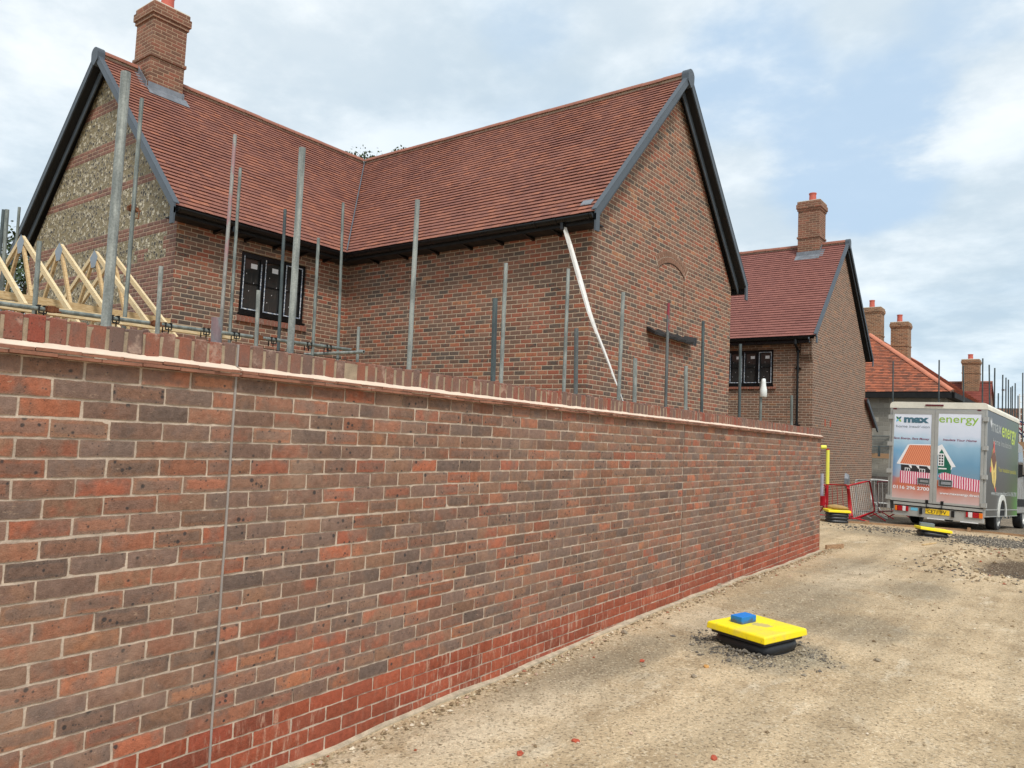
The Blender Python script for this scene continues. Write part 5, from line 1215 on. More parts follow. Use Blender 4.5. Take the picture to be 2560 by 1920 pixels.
# ------------------------------------------------------------------ guard, boards in front of the block building
m=MB(); a=at(2176,1090,36.5); b=at(2232,1090,36.5); d=b-a; n=22
for i in range(n+1): q=a.lerp(b,i/n); m.tube(q,q-Vector((0,0,.82)),.006,4)
for k in range(6): z=-.82*k/5; m.tube(a+Vector((0,0,z)),b+Vector((0,0,z)),.008 if k not in(0,3) else .022,5)
m.bx(at(2204,1115,36.4).x-.05,at(2204,1115,36.4).x+.05,a.y-.3,a.y-.25,a.z-.95,a.z-.45)
o=m.build('mesh_guard',M['galvdark']); tag(o,'grey wire mesh guard on the scaffold left of the van','mesh guard')
m=MB(); a=at(2172,1132,36.6); m.box(a,(3.2,.0,0),(0,.05,0),(0,0,-.23)); o=m.build('scaffold_board',M['oldwood']); tag(o,'sandy timber toe board below the mesh guard left of the van','scaffold board')
m=MB(); a=at(2528,1104,31); 
for i,z in enumerate((0,-.34,-.68,-1.02)): m.box(a+Vector((0,0.02*i,z)),(3.5,0,0),(0,.05,0),(0,0,-.31))
o=m.build('timber_hoarding',M['oldwood']); tag(o,'weathered timber hoarding at the right edge behind the van','hoarding')
# ------------------------------------------------------------------ poles beyond the van
BP_=[(2233,903,2232,1002,28,'faint thin pole left of the others, before the orange hipped roof'),(2348,900,2347,998,28,'pole crossing the lower hip of the orange roof'),(2408,914,2409,997,28,'pole just right of the hip end above the van'),
(2457,896,2456,997,28,'pole crossing the far chimney'),(2473,912,2474,1000,28,'pole just right of the far chimney'),(2487,920,2486,1010,28,'pole at the right gable edge of the far house'),(2496,983,2495.5,1014,30,'shortest pole right of the far house'),
(2507,937,2506,1020,30,'pole with a loose clamp, against the sky above the van'),(2515,944,2514.5,1030,32,'pole next right of the one with the clamp'),(2521,949,2521,1030,32,'third pole right of the clamp pole, ending a little lower'),
(2527,968,2527,1035,34,'first of two short close-set poles above the van front'),(2531,965,2531,1035,34,'second of two short close-set poles above the van front'),(2538,958,2537.5,1040,33,'pole right of the close-set pair'),(2545,989,2545,1040,36,'low pole near the right edge'),(2557,932,2556.5,1040,32,'tall pole at the extreme right edge')]
for a,b,c,d,z,lb in BP_: 
    r=pole(a,b,c,d,z,M['galvdark'],lb,grp='scaffold poles beyond the van')
    if 'loose clamp' in lb: 
        q=at(2507,975,30); coupler(q,r[0]); 
# lattice ladder mast and coloured braces
a=at(2549,985,38); b=at(2558,985,38); zb=hgt(a.x,a.y); e=empty('ladder_mast',(a.x,a.y,zb),'white lattice ladder beam standing at the right edge beyond the van','lattice mast'); m=MB()
m.tube((a.x,a.y,zb),a,.03,8); m.tube((b.x,b.y,zb),b,.03,8); part(m,'chord',M['whitep'],e)
m=MB(); z=a.z-.1
while z>zb: m.tube((a.x,a.y,z),(b.x,b.y,z),.018,6); z-=.3
part(m,'rungs',M['whitep'],e)
M['purple']=flat('red_brace_paint',lin(130,30,52),.5); M['navy']=flat('blue_brace_paint',lin(44,58,110),.5)
for i,(p,q,mt,lb) in enumerate(((((2540,1058),(2575,1064)),0,'purple','horizontal red scaffold brace right of the van roof'),(((2540,1064),(2575,1094)),0,'purple','sloping red scaffold brace right of the van roof'),(((2538,1050),(2575,1062)),0,'navy','horizontal blue scaffold brace right of the van roof'),(((2540,1074),(2575,1106)),0,'navy','sloping blue scaffold brace right of the van roof'))):
    m=MB(); m.tube(at(*p[0],33),at(*p[1],33),.03,8); o=m.build('scaffold_brace',M[mt]); tag(o,lb,'scaffold brace','coloured braces at the right edge')
# ------------------------------------------------------------------ van
VX,VY=-3.03,19.93; vz0=hgt(VX,VY+1.9)+.005
van=empty('box_van',(VX,VY,vz0+.055),'grey and green box van with printed rear doors, parked nose away','van',rot=(math.radians(-2.2),math.radians(.8),math.radians(-4.7)))
M['silver']=flat('silver_frame',lin(172,172,168),.45,metal=.25,var=.08,scale=2)
M['vroof']=flat('dirty_cream_roof',lin(222,218,204),.6,var=.1,scale=3)
def side_mat():
    t=NT('van_side_print'); x,y,z=t.sep(t.obj()); n=t.noise(t.obj(),.9,2)
    f=t.mr(t.math('ADD',y,t.math('MULTIPLY',n.outputs[0],.5)),1.9,3.9); c=t.mix(f,lin(70,71,71),lin(62,82,44))
    c=t.mix(t.math('MULTIPLY',t.mr(y,2.8,4.0),t.mr(z,1.3,.6)),c,lin(70,140,50)); 
    return t.base(c,.32,0,.5)
M['vside']=side_mat()
def panel_mat():
    t=NT('van_door_print'); o=t.obj(); x,y,z=t.sep(o); n=t.noise(t.vmath('MULTIPLY',o,(1.6,1,1.2)),1.6,2)
    zz=t.math('ADD',z,t.math('MULTIPLY',t.math('SUBTRACT',n.outputs[0],.5),.25))
    top=t.ramp(t.mr(zz,.5,2.7,0,1,False),[(0,lin(206,186,186)),(.1,lin(200,160,152)),(.2,lin(196,100,72)),(.27,lin(206,118,84)),(.285,lin(120,150,170)),(.45,lin(112,156,186)),(.62,lin(150,188,212)),(.74,lin(214,222,238)),(1,lin(232,236,246))])
    left=t.ramp(t.mr(zz,.5,2.7,0,1,False),[(0,lin(206,196,196)),(.12,lin(204,150,138)),(.2,lin(200,110,84)),(.27,lin(200,130,108)),(.29,lin(170,172,184)),(.4,lin(150,178,206)),(.55,lin(120,170,206)),(.68,lin(176,206,226)),(.78,lin(216,224,240)),(1,lin(232,236,246))])
    c=t.mix(t.mr(x,-.5,.1),left,top); b=t.math('MULTIPLY',t.mr(x,-.75,-.93),t.mr(t.math('ABSOLUTE',t.math('SUBTRACT',z,1.3)),.5,.1,0.0,.7)); c=t.mix(b,c,lin(60,110,160))
    return t.base(c,.4)
M['vpanel']=panel_mat()
def vb(mb,x0,x1,y0,y1,z0,z1,m=0): mb.bx(x0,x1,y0,y1,z0,z1,m)
HW=1.0; BL=3.85
m=MB(); vb(m,-HW,HW,.03,BL,.50,2.78); vb(m,-HW,HW,.04,BL,.36,.499)
box_=m.build('box_body',M['vside'],van)
m=MB()  # roof cap with rounded edge
pts=[]
for i in range(7):
    an=math.pi/2*i/6; pts.append((HW-.07+.085*math.cos(an)*1.0,2.80+.085*math.sin(an)))
prof=[(HW+.015,2.74)]+pts; prof=prof+[(-x,z) for x,z in reversed(prof)]
F=[(x,-.01,z) for x,z in prof]; Bk=[(x,BL+.02,z) for x,z in prof]; m.face(F); m.face(list(reversed(Bk)))
for i in range(len(prof)): j=(i+1)%len(prof); m.face([F[j],F[i],Bk[i],Bk[j]])
m.build('roof_cap',M['vroof'],van)
m=MB(); vb(m,-HW-.004,-.944,-.0,.05,.36,2.74); vb(m,.962,HW+.004,-.0,.05,.36,2.74); vb(m,-.944,.962,-.0,.04,2.70,2.74)
for x in (-HW-.004,): pass
m.build('rear_frame',M['silver'],van)
# doors with frame members and printed panel
gx=lambda X:(X-630)/470.0
def gz(Y,X=630): return 2.70-(Y-262-(630-X)*.010)/427.0
def door(x0,x1,z0,z1,px0,px1,pz0,pz1):
    d=MB(); vb(d,x0,x1,-.035,-.001,z0,pz0); vb(d,x0,x1,-.035,-.001,pz1,z1); vb(d,x0,px0,-.0345,-.0005,pz0,pz1); vb(d,px1,x1,-.0345,-.0005,pz0,pz1)
    o=d.build('rear_door',M['silver'],van); p=MB(); vb(p,px0,px1,-.028,-.002,pz0,pz1); q=p.build('printed_panel',M['vpanel'],o); return o
dl=door(-.94,-.035,.555,2.695,-.90,-.10,.62,2.60); dr=door(-.03,.958,.555,2.695,.045,.90,.60,2.63)
def poly(parent,pts,mat,name='printed_shape',y=-.0295,k=0):
    mb=MB(); mb.face([(gx(X),y-.0006*k,gz(Y,X)) for X,Y in pts] if True else None)
    me=mb; o=me.build(name,mat,parent); 
    # face toward -y
    if o.data.polygons[0].normal.y>0: o.data.flip_normals()
    return o
fm=lambda nm,c,r=.5: flat(nm,c,r,var=.05)
C_white=fm('print_white',lin(236,236,238)); C_dark=fm('print_dark',lin(44,42,44)); C_green=fm('print_green',lin(20,100,78)); C_teal=fm('print_teal',lin(70,110,128)); C_lime=fm('print_lime',lin(150,190,60)); C_grey=fm('print_grey',lin(110,124,136)); C_maroon=fm('print_maroon',lin(128,24,70)); C_lb=fm('print_light_blue',lin(110,190,220)); C_dg=fm('print_dark_green',lin(30,110,60))
def stripes(nm,a,b,sc,rot=(1,0,0),dist=0.0):
    t=NT(nm); o=t.obj(); w=t.n('ShaderNodeTexWave',wave_type='BANDS',bands_direction='X',wave_profile='SIN'); w.inputs['Scale'].default_value=sc; w.inputs['Distortion'].default_value=dist
    mp=t.n('ShaderNodeMapping'); mp.inputs['Rotation'].default_value=rot; t.l(o,mp.inputs[0]); t.l(mp.outputs[0],w.inputs[0]); return t.base(t.mix(t.mr(w.outputs['Fac'],.42,.58),a,b),.5)
C_roof=stripes('print_roof_tiles',lin(206,112,82),lin(232,152,112),8.0,(0,math.radians(25),0)); C_scarf=stripes('print_scarf',lin(196,40,90),lin(240,214,220),6.5,(0,0,0),1.2)
poly(dl,[(282,880),(598,884),(598,1012),(430,1006),(282,1000)],C_scarf,k=1)
poly(dl,[(288,820),(583,820),(583,884),(292,880)],C_dark,k=1.5)
for x0,x1 in ((330,382),(475,532)):
    poly(dl,[(x0,848),(x1,850),(x1,882),(x0,880)],C_white,k=2); 
    for u in (.12,.56): poly(dl,[(x0+(x1-x0)*u,855),(x0+(x1-x0)*(u+.32),855),(x0+(x1-x0)*(u+.32),880),(x0+(x1-x0)*u,880)],C_dark,k=2.5)
poly(dl,[(370,615),(583,607),(583,818),(266,812)],C_roof,k=2)
poly(dl,[(352,617),(374,613),(276,813),(246,808)],C_white,k=2.6); poly(dl,[(360,610),(583,602),(583,612),(366,620)],C_white,k=2.8); poly(dl,[(246,808),(583,814),(583,822),(250,816)],C_white,k=2.9)
for x0 in (365,440,550): poly(dl,[(x0,822),(x0+32,822),(x0+34,850),(x0+26,850)],C_white,k=3)
poly(dr,[(655,690),(690,630),(782,800),(782,880),(700,866),(658,884)],C_green,k=1)
poly(dr,[(651,615),(690,594),(690,640),(651,704)],C_white,k=2); poly(dr,[(690,594),(826,806),(786,812),(688,640)],C_white,k=2)
poly(dr,[(658,685),(714,685),(714,806),(658,806)],C_white,k=2.4)
for i in range(2):
    for j in range(4): poly(dr,[(665+i*24,697+j*27),(681+i*24,697+j*27),(681+i*24,716+j*27),(665+i*24,716+j*27)],C_dark,k=3)
poly(dr,[(662,826),(740,824),(740,836),(662,838)],C_white,k=3); poly(dr,[(780,812),(796,812),(784,838),(780,838)],C_white,k=3)
poly(dr,[(662,905),(690,878),(725,866),(780,878),(900,898),(1052,915),(1052,1030),(900,1015),(800,1000),(700,945)],C_scarf,k=1.6)
def petal(cx,cy,dx,dy,mat):
    L=34; P=[]; 
    for i in range(14):
        a=2*math.pi*i/14; u=math.cos(a)*L*.5; v=math.sin(a)*L*.27*(1-.35*math.cos(a)); nx_,ny_=dx/1.414,dy/1.414
        P.append((cx+nx_*(u+L*.58)-ny_*v,cy+ny_*(u+L*.58)+nx_*v))
    poly(dl,P,mat,k=1)
petal(250,364,-1,-1,C_dg);petal(250,364,1,-1,C_teal);petal(250,364,-1,1,C_lb);petal(250,364,1,1,C_lime)
def text(s,parent,mat,size,loc,rot=(math.pi/2,0,0),shear=0,offset=0.0,fit=None,name='lettering'):
    cu=bpy.data.curves.new(name,'FONT'); cu.body=s; cu.size=size; cu.shear=shear; cu.offset=offset; cu.resolution_u=4
    o=bpy.data.objects.new(name,cu); COL.objects.link(o); dg=bpy.context.evaluated_depsgraph_get(); me=bpy.data.meshes.new_from_object(o.evaluated_get(dg)); COL.objects.unlink(o); bpy.data.objects.remove(o)
    if fit:
        xs_=[v.co.x for v in me.vertices]; x0=min(xs_); k=fit/(max(xs_)-x0); me.transform(Matrix.Diagonal((k,1,1,1))@Matrix.Translation((-x0,0,0)))
    ob=bpy.data.objects.new(name,me); me.materials.clear(); me.materials.append(mat); COL.objects.link(ob); ob.parent=parent; ob.location=loc; ob.rotation_euler=rot; return ob
def rt(s,parent,mat,X0,X1,Yb,size,**k): return text(s,parent,mat,size,(gx(X0),-.0318,gz(Yb,X0)),fit=gx(X1)-gx(X0),**k)
rt('max',dl,C_teal,304,555,392,.225,offset=.012); rt('energy',dr,C_lime,655,1028,380,.25,offset=.001)
rt('home insul',dl,C_grey,226,452,447,.085); rt('tion',dl,C_grey,492,563,444,.085)
mb=MB(); 
for (a,b_,c,d) in ((456,444,472,424),(472,424,488,444)):
    mb.face([(gx(a),-.0318,gz(b_,a)),(gx(c),-.0318,gz(d,c)),(gx(c),-.0318,gz(d-6,c)),(gx(a)-.006,-.0318,gz(b_-2,a))])
mb.build('lettering',C_grey,dl)
rt('Save Energy, Save Money',dl,C_maroon,203,566,565,.066,shear=.25,offset=.001); rt('Insulate Your Home',dr,C_maroon,697,1014,558,.066,shear=.25,offset=.001)
rt('0116 296 2700',dl,C_white,215,577,1062,.105,offset=.002); rt('www.maxenergy.direct',dr,C_white,680,1050,1078,.072,offset=.0015)
# handles and latches
chrome=flat('chrome_handle',lin(180,182,184),.25,metal=.8,var=.1)
for par_,x0,x1,z0,z1 in ((dl,462,582,1000,938),(dr,668,800,1004,938)):
    m=MB(); a,b_=gx(x0),gx(x1); c,d=gz(z0,x0),gz(z1,x0); vb(m,a,b_,-.05,-.029,c,c+.015);vb(m,a,b_,-.05,-.029,d-.015,d);vb(m,a,a+.015,-.0495,-.029,c+.015,d-.015);vb(m,b_-.015,b_,-.0495,-.029,c+.015,d-.015);vb(m,a+.05,b_-.03,-.046,-.03,c+.045,d-.045)
    vb(m,a+.015,b_-.015,-.034,-.0302,c+.015,d-.015,1); m.build('door_handle',[chrome,M['galvdark']],par_)
for par_,x in ((dl,560),(dr,707)):
    m=MB(); a=gx(x); vb(m,a-.03,a+.03,-.045,-.0352,gz(1178),gz(1147)); vb(m,a-.006,a+.006,-.05,-.0352,gz(1215),gz(1178)); vb(m,a-.05 if par_ is dr else a-.01,a+.05 if par_ is dl else a+.01,-.06,-.0352,gz(1228),gz(1212)); m.build('latch',M['blackm'],par_)
for par_,x in ((dl,-HW+.0),(dr,HW-.03)):
    for z in (2.52,1.88,1.24,.62):
        m=MB(); 
        if par_ is dl: vb(m,-HW-.03,-.92,-.06,-.036,z-.05,z+.05)
        else: vb(m,.93,HW+.03,-.06,-.036,z-.05,z+.05); vb(m,HW+.008,HW+.03,-.0355,.06,z-.05,z+.05)
        m.build('hinge',M['silver'],par_)
# lights, bumper, plate
M['redl']=flat('red_lens',lin(170,20,30),.2,var=.05); M['orl']=flat('amber_lens',lin(232,120,30),.25,var=.05); M['clr']=flat('clear_lens',lin(225,215,215),.2,var=.05); M['dred']=flat('dark_red_lens',lin(96,20,34),.25)
m=MB(); vb(m,gx(515),gx(692),-.03,-.011,2.795,2.83); m.build('brake_light',M['dred'],van)
for a,b_ in ((190,226),(1012,1046)): m=MB(); vb(m,gx(a),gx(b_),-.02,-.001,2.705,2.73); m.build('marker_light',M['dred'],van)
m=MB(); vb(m,-.86,.97,-.03,.3,.47,.53); vb(m,-.86,.97,.0,.12,.225,.47); bp=m.build('rear_bumper',M['silver'],van)
m=MB(); vb(m,-.84,.95,-.015,-.0005,.445,.4695); m.build('bumper_gap',M['blackm'],van)
for s,x0,x1 in ((-1,-.83,-.535),(1,.635,.965)):
    w=x1-x0; z0,z1=.325,.44
    for f0,f1,mm,nm in (((0,.17,'orl','turn_light'),(.17,.56,'redl','tail_light'),(.56,.80,'clr','reverse_light'),(.80,1,'redl','tail_light')) if s<0 else ((0,.14,'redl','tail_light'),(.14,.40,'clr','reverse_light'),(.40,.78,'redl','tail_light'),(.78,1,'orl','turn_light'))):
        m=MB(); vb(m,x0+w*f0+.002,x0+w*f1-.002,-.03,-.001,z0,z1); m.build(nm,M[mm],van,bevel=.008)
m=MB(); vb(m,gx(545),gx(776),-.012,-.001,.315,.43); pl=m.build('number_plate',flat('yellow_plate',lin(246,206,40),.4,var=.04),van)
text('CE71 JFV',pl,C_dark,.115,(gx(567),-.0135,.333),fit=gx(748)-gx(567),offset=.002)
m=MB(); vb(m,gx(400),gx(470),-.004,-.001,.355,.425); m.build('blue_sticker',C_lb,van)
for a in (487,795): m=MB(); vb(m,gx(a),gx(a+28),-.03,-.001,.29,.43); m.build('buffer',M['blackm'],van)
for a in (565,880): m=MB(); vb(m,gx(a),gx(a+165),-.02,.0,.205,.222); m.build('light_strip',C_white,van)
# side graphics on the right flank (x = +HW)
def st_(s,mat,y0,y1,z,size,**k): return text(s,box_,mat,size,(HW+.003,y0,z),rot=(math.pi/2,0,math.pi/2),fit=y1-y0,**k)
C_pale=fm('print_pale_grey',lin(176,180,178)); C_sl=fm('print_side_lime',lin(186,206,90)); C_yel=fm('print_yellow',lin(196,190,80))
st_('max',C_pale,.5,1.6,2.30,.42); st_('energy',C_sl,1.68,3.5,2.26,.48,offset=.008); st_('home insulation',C_pale,.7,2.9,2.02,.2)
st_('Your insulation specialist',C_yel,1.35,3.6,1.42,.15); st_('www.maxenergy.direct 0116 296 2700',C_pale,.6,3.7,.86,.14,offset=.003)
def spoly(pts,mat,k=0):
    mb=MB(); mb.face([(HW+.003+.0008*k,y,z) for y,z in pts]); o=mb.build('printed_shape',mat,box_)
    if o.data.polygons[0].normal.x<0: o.data.flip_normals()
C_br=fm('print_brown',lin(110,66,44)); C_cream=fm('print_cream',lin(224,196,110)); C_pk=fm('print_coral',lin(200,90,80))
spoly([(.80,2.02),(1.0,1.78),(1.1,1.62),(1.12,1.25),(.98,1.0),(.7,1.15),(.5,1.5),(.52,1.7)],C_cream); spoly([(.52,1.7),(.82,1.98),(1.08,1.66),(.84,1.40)],C_br,1); spoly([(.74,2.08),(.86,2.08),(.9,1.84),(.72,1.8)],C_pk,2); spoly([(.42,1.48),(.56,1.5),(.56,1.38),(.42,1.36)],C_pk,1); spoly([(.98,1.02),(1.1,1.06),(1.14,.92),(1.0,.96)],C_pk,1); spoly([(.84,1.40),(.9,1.36),(.9,1.05),(.86,1.05)],C_br,1)
spoly([(.3,2.5),(.4,2.62),(.45,2.5),(.4,2.38)],C_pale); spoly([(.44,2.5),(.5,2.6),(.52,2.45),(.46,2.36)],C_white,1)
m=MB(); vb(m,HW,HW+.012,.06,BL-.02,.515,.535); vb(m,HW,HW+.012,.06,BL-.02,.365,.38); vb(m,-HW-.012,-HW,.06,BL-.02,.515,.535); m.build('side_rail',M['silver'],van)
# wheels with arches
def wheel(x,y,side,R_=.335,w=.22,name='wheel'):
    m=MB(); n=36; prof=[(R_*.62,0),(R_*.9,0),(R_,.03),(R_,w-.03),(R_*.9,w),(R_*.62,w)]
    vs=[];fs=[]
    for r,o in prof:
        for k in range(n): a=2*math.pi*k/n; vs.append((x-side*o,y+math.cos(a)*r,R_+math.sin(a)*r))
    for j in range(len(prof)-1):
        for k in range(n): fs.append([j*n+k,j*n+(k+1)%n,(j+1)*n+(k+1)%n,(j+1)*n+k])
    m.shared(vs,fs); wo=m.build(name,M['rubber'],van,smooth=False)
    m=MB(); vs=[];fs=[]; prof=[(R_*.62,.0),(R_*.56,.04),(R_*.3,.05),(R_*.25,.02),(0.01,.02)]
    for r,o in prof:
        for k in range(n): a=2*math.pi*k/n; vs.append((x-side*o,y+math.cos(a)*r,R_+math.sin(a)*r))
    for j in range(len(prof)-1):
        for k in range(n): fs.append([j*n+k,j*n+(k+1)%n,(j+1)*n+(k+1)%n,(j+1)*n+k])
    m.shared(vs,fs); m.build('hub',M['silver'],wo)
YW=1.85
for s in (-1,1): wheel(s*(HW-.06),YW,s)
for s in (-1,1): wheel(s*(HW-.05),YW+3.35,s)
M['arch']=flat('white_wheel_arch',lin(206,206,200),.5)
for s in (-1,1):
    m=MB(); n=20; ro,ri=.52,.40
    for k in range(n):
        a0,a1=math.pi*k/n,math.pi*(k+1)/n
        P=lambda a,r,x:(x,YW+math.cos(a)*r*.95,.36+math.sin(a)*r)
        xo,xi=s*(HW+.03),s*(HW-.3)
        m.face([P(a0,ri,xo),P(a0,ro,xo),P(a1,ro,xo),P(a1,ri,xo)]); m.face([P(a0,ri,xi),P(a0,ri,xo),P(a1,ri,xo),P(a1,ri,xi)]); m.face([P(a0,ro,xo),P(a0,ro,s*(HW-.01)),P(a1,ro,s*(HW-.01)),P(a1,ro,xo)])
        m.face([P(a0,0,s*(HW+.004)),P(a0,ri,s*(HW+.004)),P(a1,ri,s*(HW+.004)),P(a1,0,s*(HW+.004))],None,1)
    m.build('wheel_arch',[M['arch'],M['blackm']],van)
# chassis and cab
m=MB(); vb(m,-.55,.55,.2,5.2,.28,.42); vb(m,-.9,.9,1.0,3.6,.40,.47); vb(m,-.75,.75,YW-.06,YW+.06,.27,.40); m.build('chassis',M['blackm'],van)
M['vwhite']=flat('van_cab_paint',lin(150,152,152),.3,var=.04)
prof=[(BL+.02,.42),(BL+.02,2.18),(BL+.35,2.26),(BL+.9,2.2),(BL+1.45,1.42),(BL+1.95,1.18),(BL+2.1,.9),(BL+2.1,.42)]
m=MB(); cw=.96
F=[(cw,y,z) for y,z in prof]; G=[(-cw,y,z) for y,z in prof]; m.face(F); m.face(list(reversed(G)))
for i in range(len(prof)): j=(i+1)%len(prof); m.face([F[j],F[i],G[i],G[j]])
cab=m.build('cab',M['vwhite'],van,bevel=.03)
for s in (-1,1):
    m=MB(); Q=[(BL+.3,1.35),(BL+.3,2.0),(BL+.82,2.05),(BL+1.25,1.42)]; P_=[(s*(cw+.004),y,z) for y,z in Q]; m.face(P_ if s<0 else list(reversed(P_)))
    m.build('side_window',M['glass'],cab)
    m=MB(); vb(m,s*(cw+.03) if s>0 else s*(cw+.22),s*(cw+.22) if s>0 else s*(cw+.03),BL+1.05,BL+1.12,1.35,1.72); vb(m,min(s*cw,s*(cw+.05)),max(s*cw,s*(cw+.05)),BL+1.06,BL+1.1,1.4,1.45); m.build('wing_mirror',M['blackm'],cab,bevel=.01)
    m=MB(); vb(m,min(s*.62,s*.92),max(s*.62,s*.92),BL+2.02,BL+2.12,.78,1.0); m.build('headlight',M['clr'],cab)
    m=MB(); vb(m,min(s*cw,s*(cw+.012)),max(s*cw,s*(cw+.012)),BL+.3,BL+1.3,.6,.8); m.build('door_trim',M['blackm'],cab)
m=MB(); m.box((-.85,BL+.93,2.16),(1.7,0,0),(0,.5,-.70),(0,.012,.009)); m.build('windscreen',M['glass'],cab)
# ------------------------------------------------------------------ loose fragments
for (px,py,z_,r,mt,lb,ct,) in ((1872,1405,0,.03,'stone','pale stone lump on the track beside the wall base courses','stone'),):
    pass
def gp(px,py):
    d=fwd+CR*((px-1280)/F_)-CU*((py-960)/F_); k=-H/d.z; return d.x*k,d.y*k
for px,py,r,mt,lb,ct in ((1766,1672,.022,'fragor','small orange brick chip left of the nearest cover','brick chip'),(1605,1655,.022,'fragred','red brick chip on the pale ground near the wall','brick chip'),(1440,1850,.020,'fragred','red brick chip at the bottom middle of the track','brick chip'),(1300,1880,.02,'fragred','flat red brick chip at the bottom edge near the footing','brick chip'),(1785,1900,.02,'fragred','red brick chip at the bottom edge right of centre','brick chip'),(1608,1666,.022,'stone','grey stone just below the left red chip','stone'),(2194,1656,.024,'stone','small grey stone in the middle of the track','stone'),(2108,1676,.022,'stone','flat grey stone left of the mid-track stone','stone'),(1735,1696,.022,'stone','brownish stone below left of the nearest cover','stone'),(1795,1473,.045,'stone','lump of clay at the foot of the garden wall','stone'),(1560,1590,.03,'stone','mortar crumb against the wall base','stone')):
    x,y=gp(px,py); lump('brick_fragment' if 'chip' in ct else 'stone',x,y,r,M[mt],lb,ct,.55)
# ------------------------------------------------------------------ trees
def tree_mat(nm,a,b):
    t=NT(nm); at_=t.n('ShaderNodeAttribute'); at_.attribute_name='rnd'; c=t.mix(at_.outputs['Fac'],a,b)
    t.b.inputs['Subsurface Weight'].default_value=0; return t.base(c,.6,0,.3)
M['leaf']=tree_mat('dark_leaf',(.030,.050,.018,1),(.085,.125,.045,1)); M['bark']=flat('bark',lin(84,70,56),.95,var=.3,bump=.8)
def tree(x,y,h,cr_,label,n=9000,leaf=.09,seed=1,lobes=16):
    rr=random.Random(seed); gz_=hgt(x,y); e=empty('tree',(x,y,gz_),label,'tree','trees behind the main house'); m=MB()
    top=Vector((x+.2,y,gz_+h*.55)); m.tube((x,y,gz_-.1),(x+.05,y,gz_+h*.3),h*.025,10,r2=h*.018); m.tube((x+.05,y,gz_+h*.3),top,h*.018,10,r2=h*.010)
    cl=[]
    for i in range(lobes):
        a=rr.uniform(0,6.28); q=rr.uniform(.15,1)**.6; zz=rr.uniform(.42,.93); rad=cr_*q*math.sin(math.pi*min(1,max(0,(zz-.3)/.72)))**.6
        c=Vector((x+math.cos(a)*rad,y+math.sin(a)*rad,gz_+h*zz)); cl.append((c,rr.uniform(.22,.4)*cr_))
    cl.append((Vector((x,y,gz_+h*.93)),cr_*.28))
    part(m,'trunk',M['bark'],e); m=MB()
    for c,r in cl: 
        s=Vector((x+.05,y,gz_+h*rr.uniform(.28,.5))); mid=s.lerp(c,.55)+Vector((0,0,.2)); m.tube(s,mid,h*.008,6,r2=h*.005); m.tube(mid,c,h*.005,6,r2=.008)
        for k in range(5):
            q=c+Vector((rr.gauss(0,1),rr.gauss(0,1),rr.gauss(0,.8)))*r*.6; m.tube(mid.lerp(c,.6),q,.014,4,r2=.004)
    part(m,'limbs',M['bark'],e); m=MB()
    for i in range(n):
        c,r=cl[rr.randrange(len(cl))]; d=Vector((rr.gauss(0,1),rr.gauss(0,1),rr.gauss(0,.8))); d.normalize(); q=c+d*r*rr.uniform(.35,1.12)**.8
        u=Vector((rr.gauss(0,1),rr.gauss(0,1),rr.gauss(0,.6))).normalized(); v=u.cross(Vector((rr.gauss(0,1),rr.gauss(0,1),rr.gauss(0,1)))).normalized(); L=leaf*rr.uniform(.6,1.2)
        m.face([q,q+u*L*.5+v*L*.28,q+u*L,q+u*L*.5-v*L*.28],None,0,.02+.96*rr.random())
    part(m,'crown',M['leaf'],e); return e
tree(-18.3,15.5,10.62,2.0,'tree behind the roof valley, only its top twigs show',n=9000,seed=5,leaf=.11)
tree(-17.25,16.3,10.95,1.2,'slim tree showing one leafy tip above the wing ridge',n=4500,seed=8,leaf=.1,lobes=9)
tree(-24.2,8.0,6.6,3.0,'dark leafy tree behind the roof trusses at the far left',n=15000,seed=3,leaf=.12,lobes=22)
tree(-27.5,12.5,7.5,3.2,'bushy tree further back beyond the flint gable',n=9000,seed=4,leaf=.14)
# ------------------------------------------------------------------ world, sun, camera
SUN_EL,SUN_AZ=math.radians(52),math.radians(128)      # direction towards the sun, azimuth from +Y clockwise
sv=Vector((math.sin(SUN_AZ)*math.cos(SUN_EL),math.cos(SUN_AZ)*math.cos(SUN_EL),math.sin(SUN_EL)))
wd=bpy.data.worlds.new('World'); S.world=wd; wd.use_nodes=True; nt=wd.node_tree; nt.nodes.clear()
class WN(NT):
    def __init__(s,t): s.t=t
w=WN(nt); out=w.n('ShaderNodeOutputWorld'); bg=w.n('ShaderNodeBackground'); w.l(bg.outputs[0],out.inputs[0])
sky=w.n('ShaderNodeTexSky'); sky.sky_type='NISHITA'; sky.sun_disc=False; sky.sun_elevation=SUN_EL; sky.sun_rotation=SUN_AZ; sky.air_density=1.0; sky.dust_density=1.5
tc=w.n('ShaderNodeTexCoord').outputs['Generated']; x,y,z=w.sep(tc)
zz=w.math('ADD',w.math('MAXIMUM',z,0.0),.18); cp=w.comb(w.math('DIVIDE',x,zz),w.math('DIVIDE',y,zz),0.0)
n1=w.noise(cp,1.1,6,.55); n2=w.noise(cp,.42,4,.5); n3=w.noise(w.vmath('ADD',cp,(7.0,3.0,1.0)),2.3,6,.6)
f=w.math('ADD',w.math('MULTIPLY',n1.outputs[0],.55),w.math('MULTIPLY',n2.outputs[0],.45))
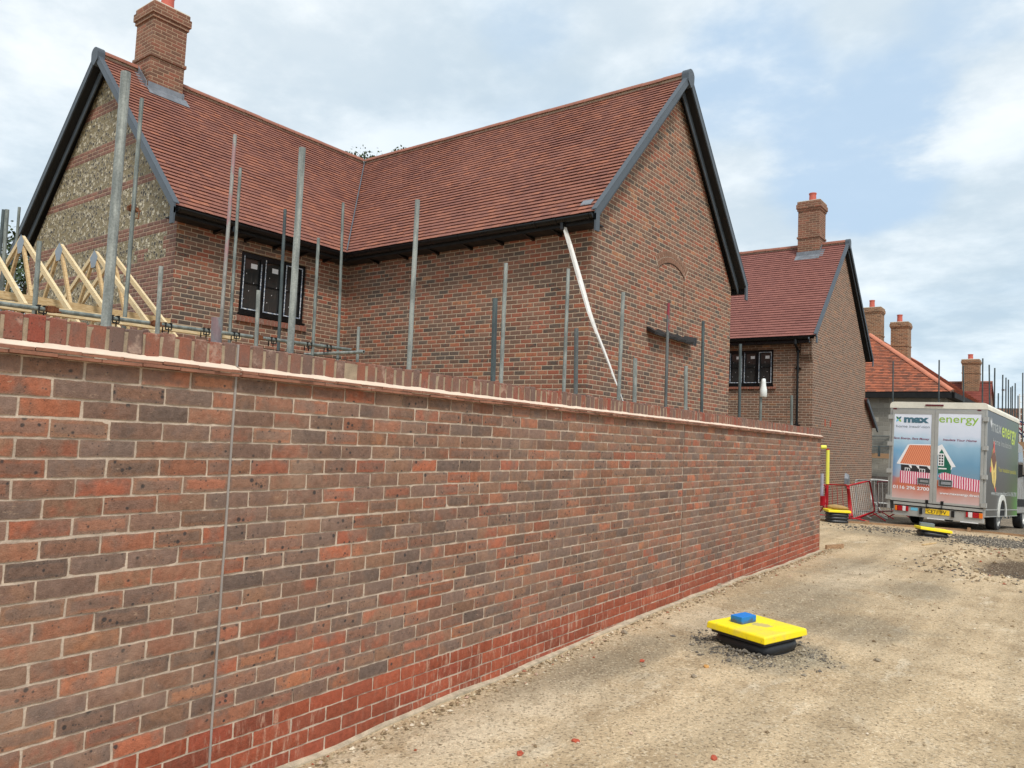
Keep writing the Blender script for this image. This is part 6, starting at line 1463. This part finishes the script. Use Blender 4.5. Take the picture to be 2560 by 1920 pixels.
# clearer break in the cloud towards the right of the view
def lobe(px,py,sp,a): 
    d=(fwd+CR*((px-1280)/F_)-CU*((py-960)/F_)).normalized(); dd=w.vmath('DOT_PRODUCT',tc,tuple(d)); 
    x_=w.n('ShaderNodeVectorMath',operation='DOT_PRODUCT'); w.l(tc,x_.inputs[0]); x_.inputs[1].default_value=tuple(d); return w.mr(x_.outputs['Value'],math.cos(sp),1.0,0.0,a)
hole=w.math('ADD',w.math('ADD',lobe(1850,160,.11,.10),lobe(2150,380,.13,.12)),w.math('ADD',lobe(2520,120,.14,.07),lobe(1330,10,.1,.05)))
hole=w.math('MULTIPLY',hole,w.mr(w.math('ADD',w.math('MULTIPLY',n1.outputs[0],.5),w.math('MULTIPLY',n3.outputs[0],.5)),.60,.40,.25,1.7))
cov=w.mr(w.math('SUBTRACT',f,hole),.29,.46,.12,1.0)
cc=w.mix(w.mr(n3.outputs[0],.35,.65),(.66,.75,.82,1),(.92,.97,1.0,1))
cc=w.mix(w.mr(n1.outputs[0],.38,.62),w.vmath('MULTIPLY',cc,(.84,.89,.93)),cc)
hz=w.mr(z,0.0,.35,.0,1.0); cc=w.mix(hz,w.vmath('MULTIPLY',cc,(.86,.93,.97)),cc)
skc=w.vmath('SCALE',sky.outputs[0],scale=.11)
skc=w.mix(.85,skc,(.52,.69,.88,1))
fin=w.mix(cov,skc,cc)
w.l(fin,bg.inputs[0]); bg.inputs[1].default_value=1.0
sl=bpy.data.lights.new('sun','SUN'); sl.energy=2.5; sl.angle=math.radians(12); sl.color=(1,.96,.9); so=bpy.data.objects.new('sun',sl); COL.objects.link(so)
so.rotation_euler=(-sv).to_track_quat('-Z','Y').to_euler(); so.location=(5,-5,12)
cam=bpy.data.cameras.new('camera'); cam.sensor_width=36; cam.sensor_fit='HORIZONTAL'; cam.lens=F_/2560*36; cam.clip_start=.05; cam.clip_end=2000
co=bpy.data.objects.new('camera',cam); COL.objects.link(co)
Mx=Matrix((CR,CU,-fwd)).transposed().to_4x4(); Mx.translation=Vector((0,0,H)); co.matrix_world=Mx; S.camera=co
S.view_settings.view_transform='Standard'; S.view_settings.look='None'; S.view_settings.exposure=0.14; S.view_settings.gamma=1
S.render.resolution_x=1024; S.render.resolution_y=768
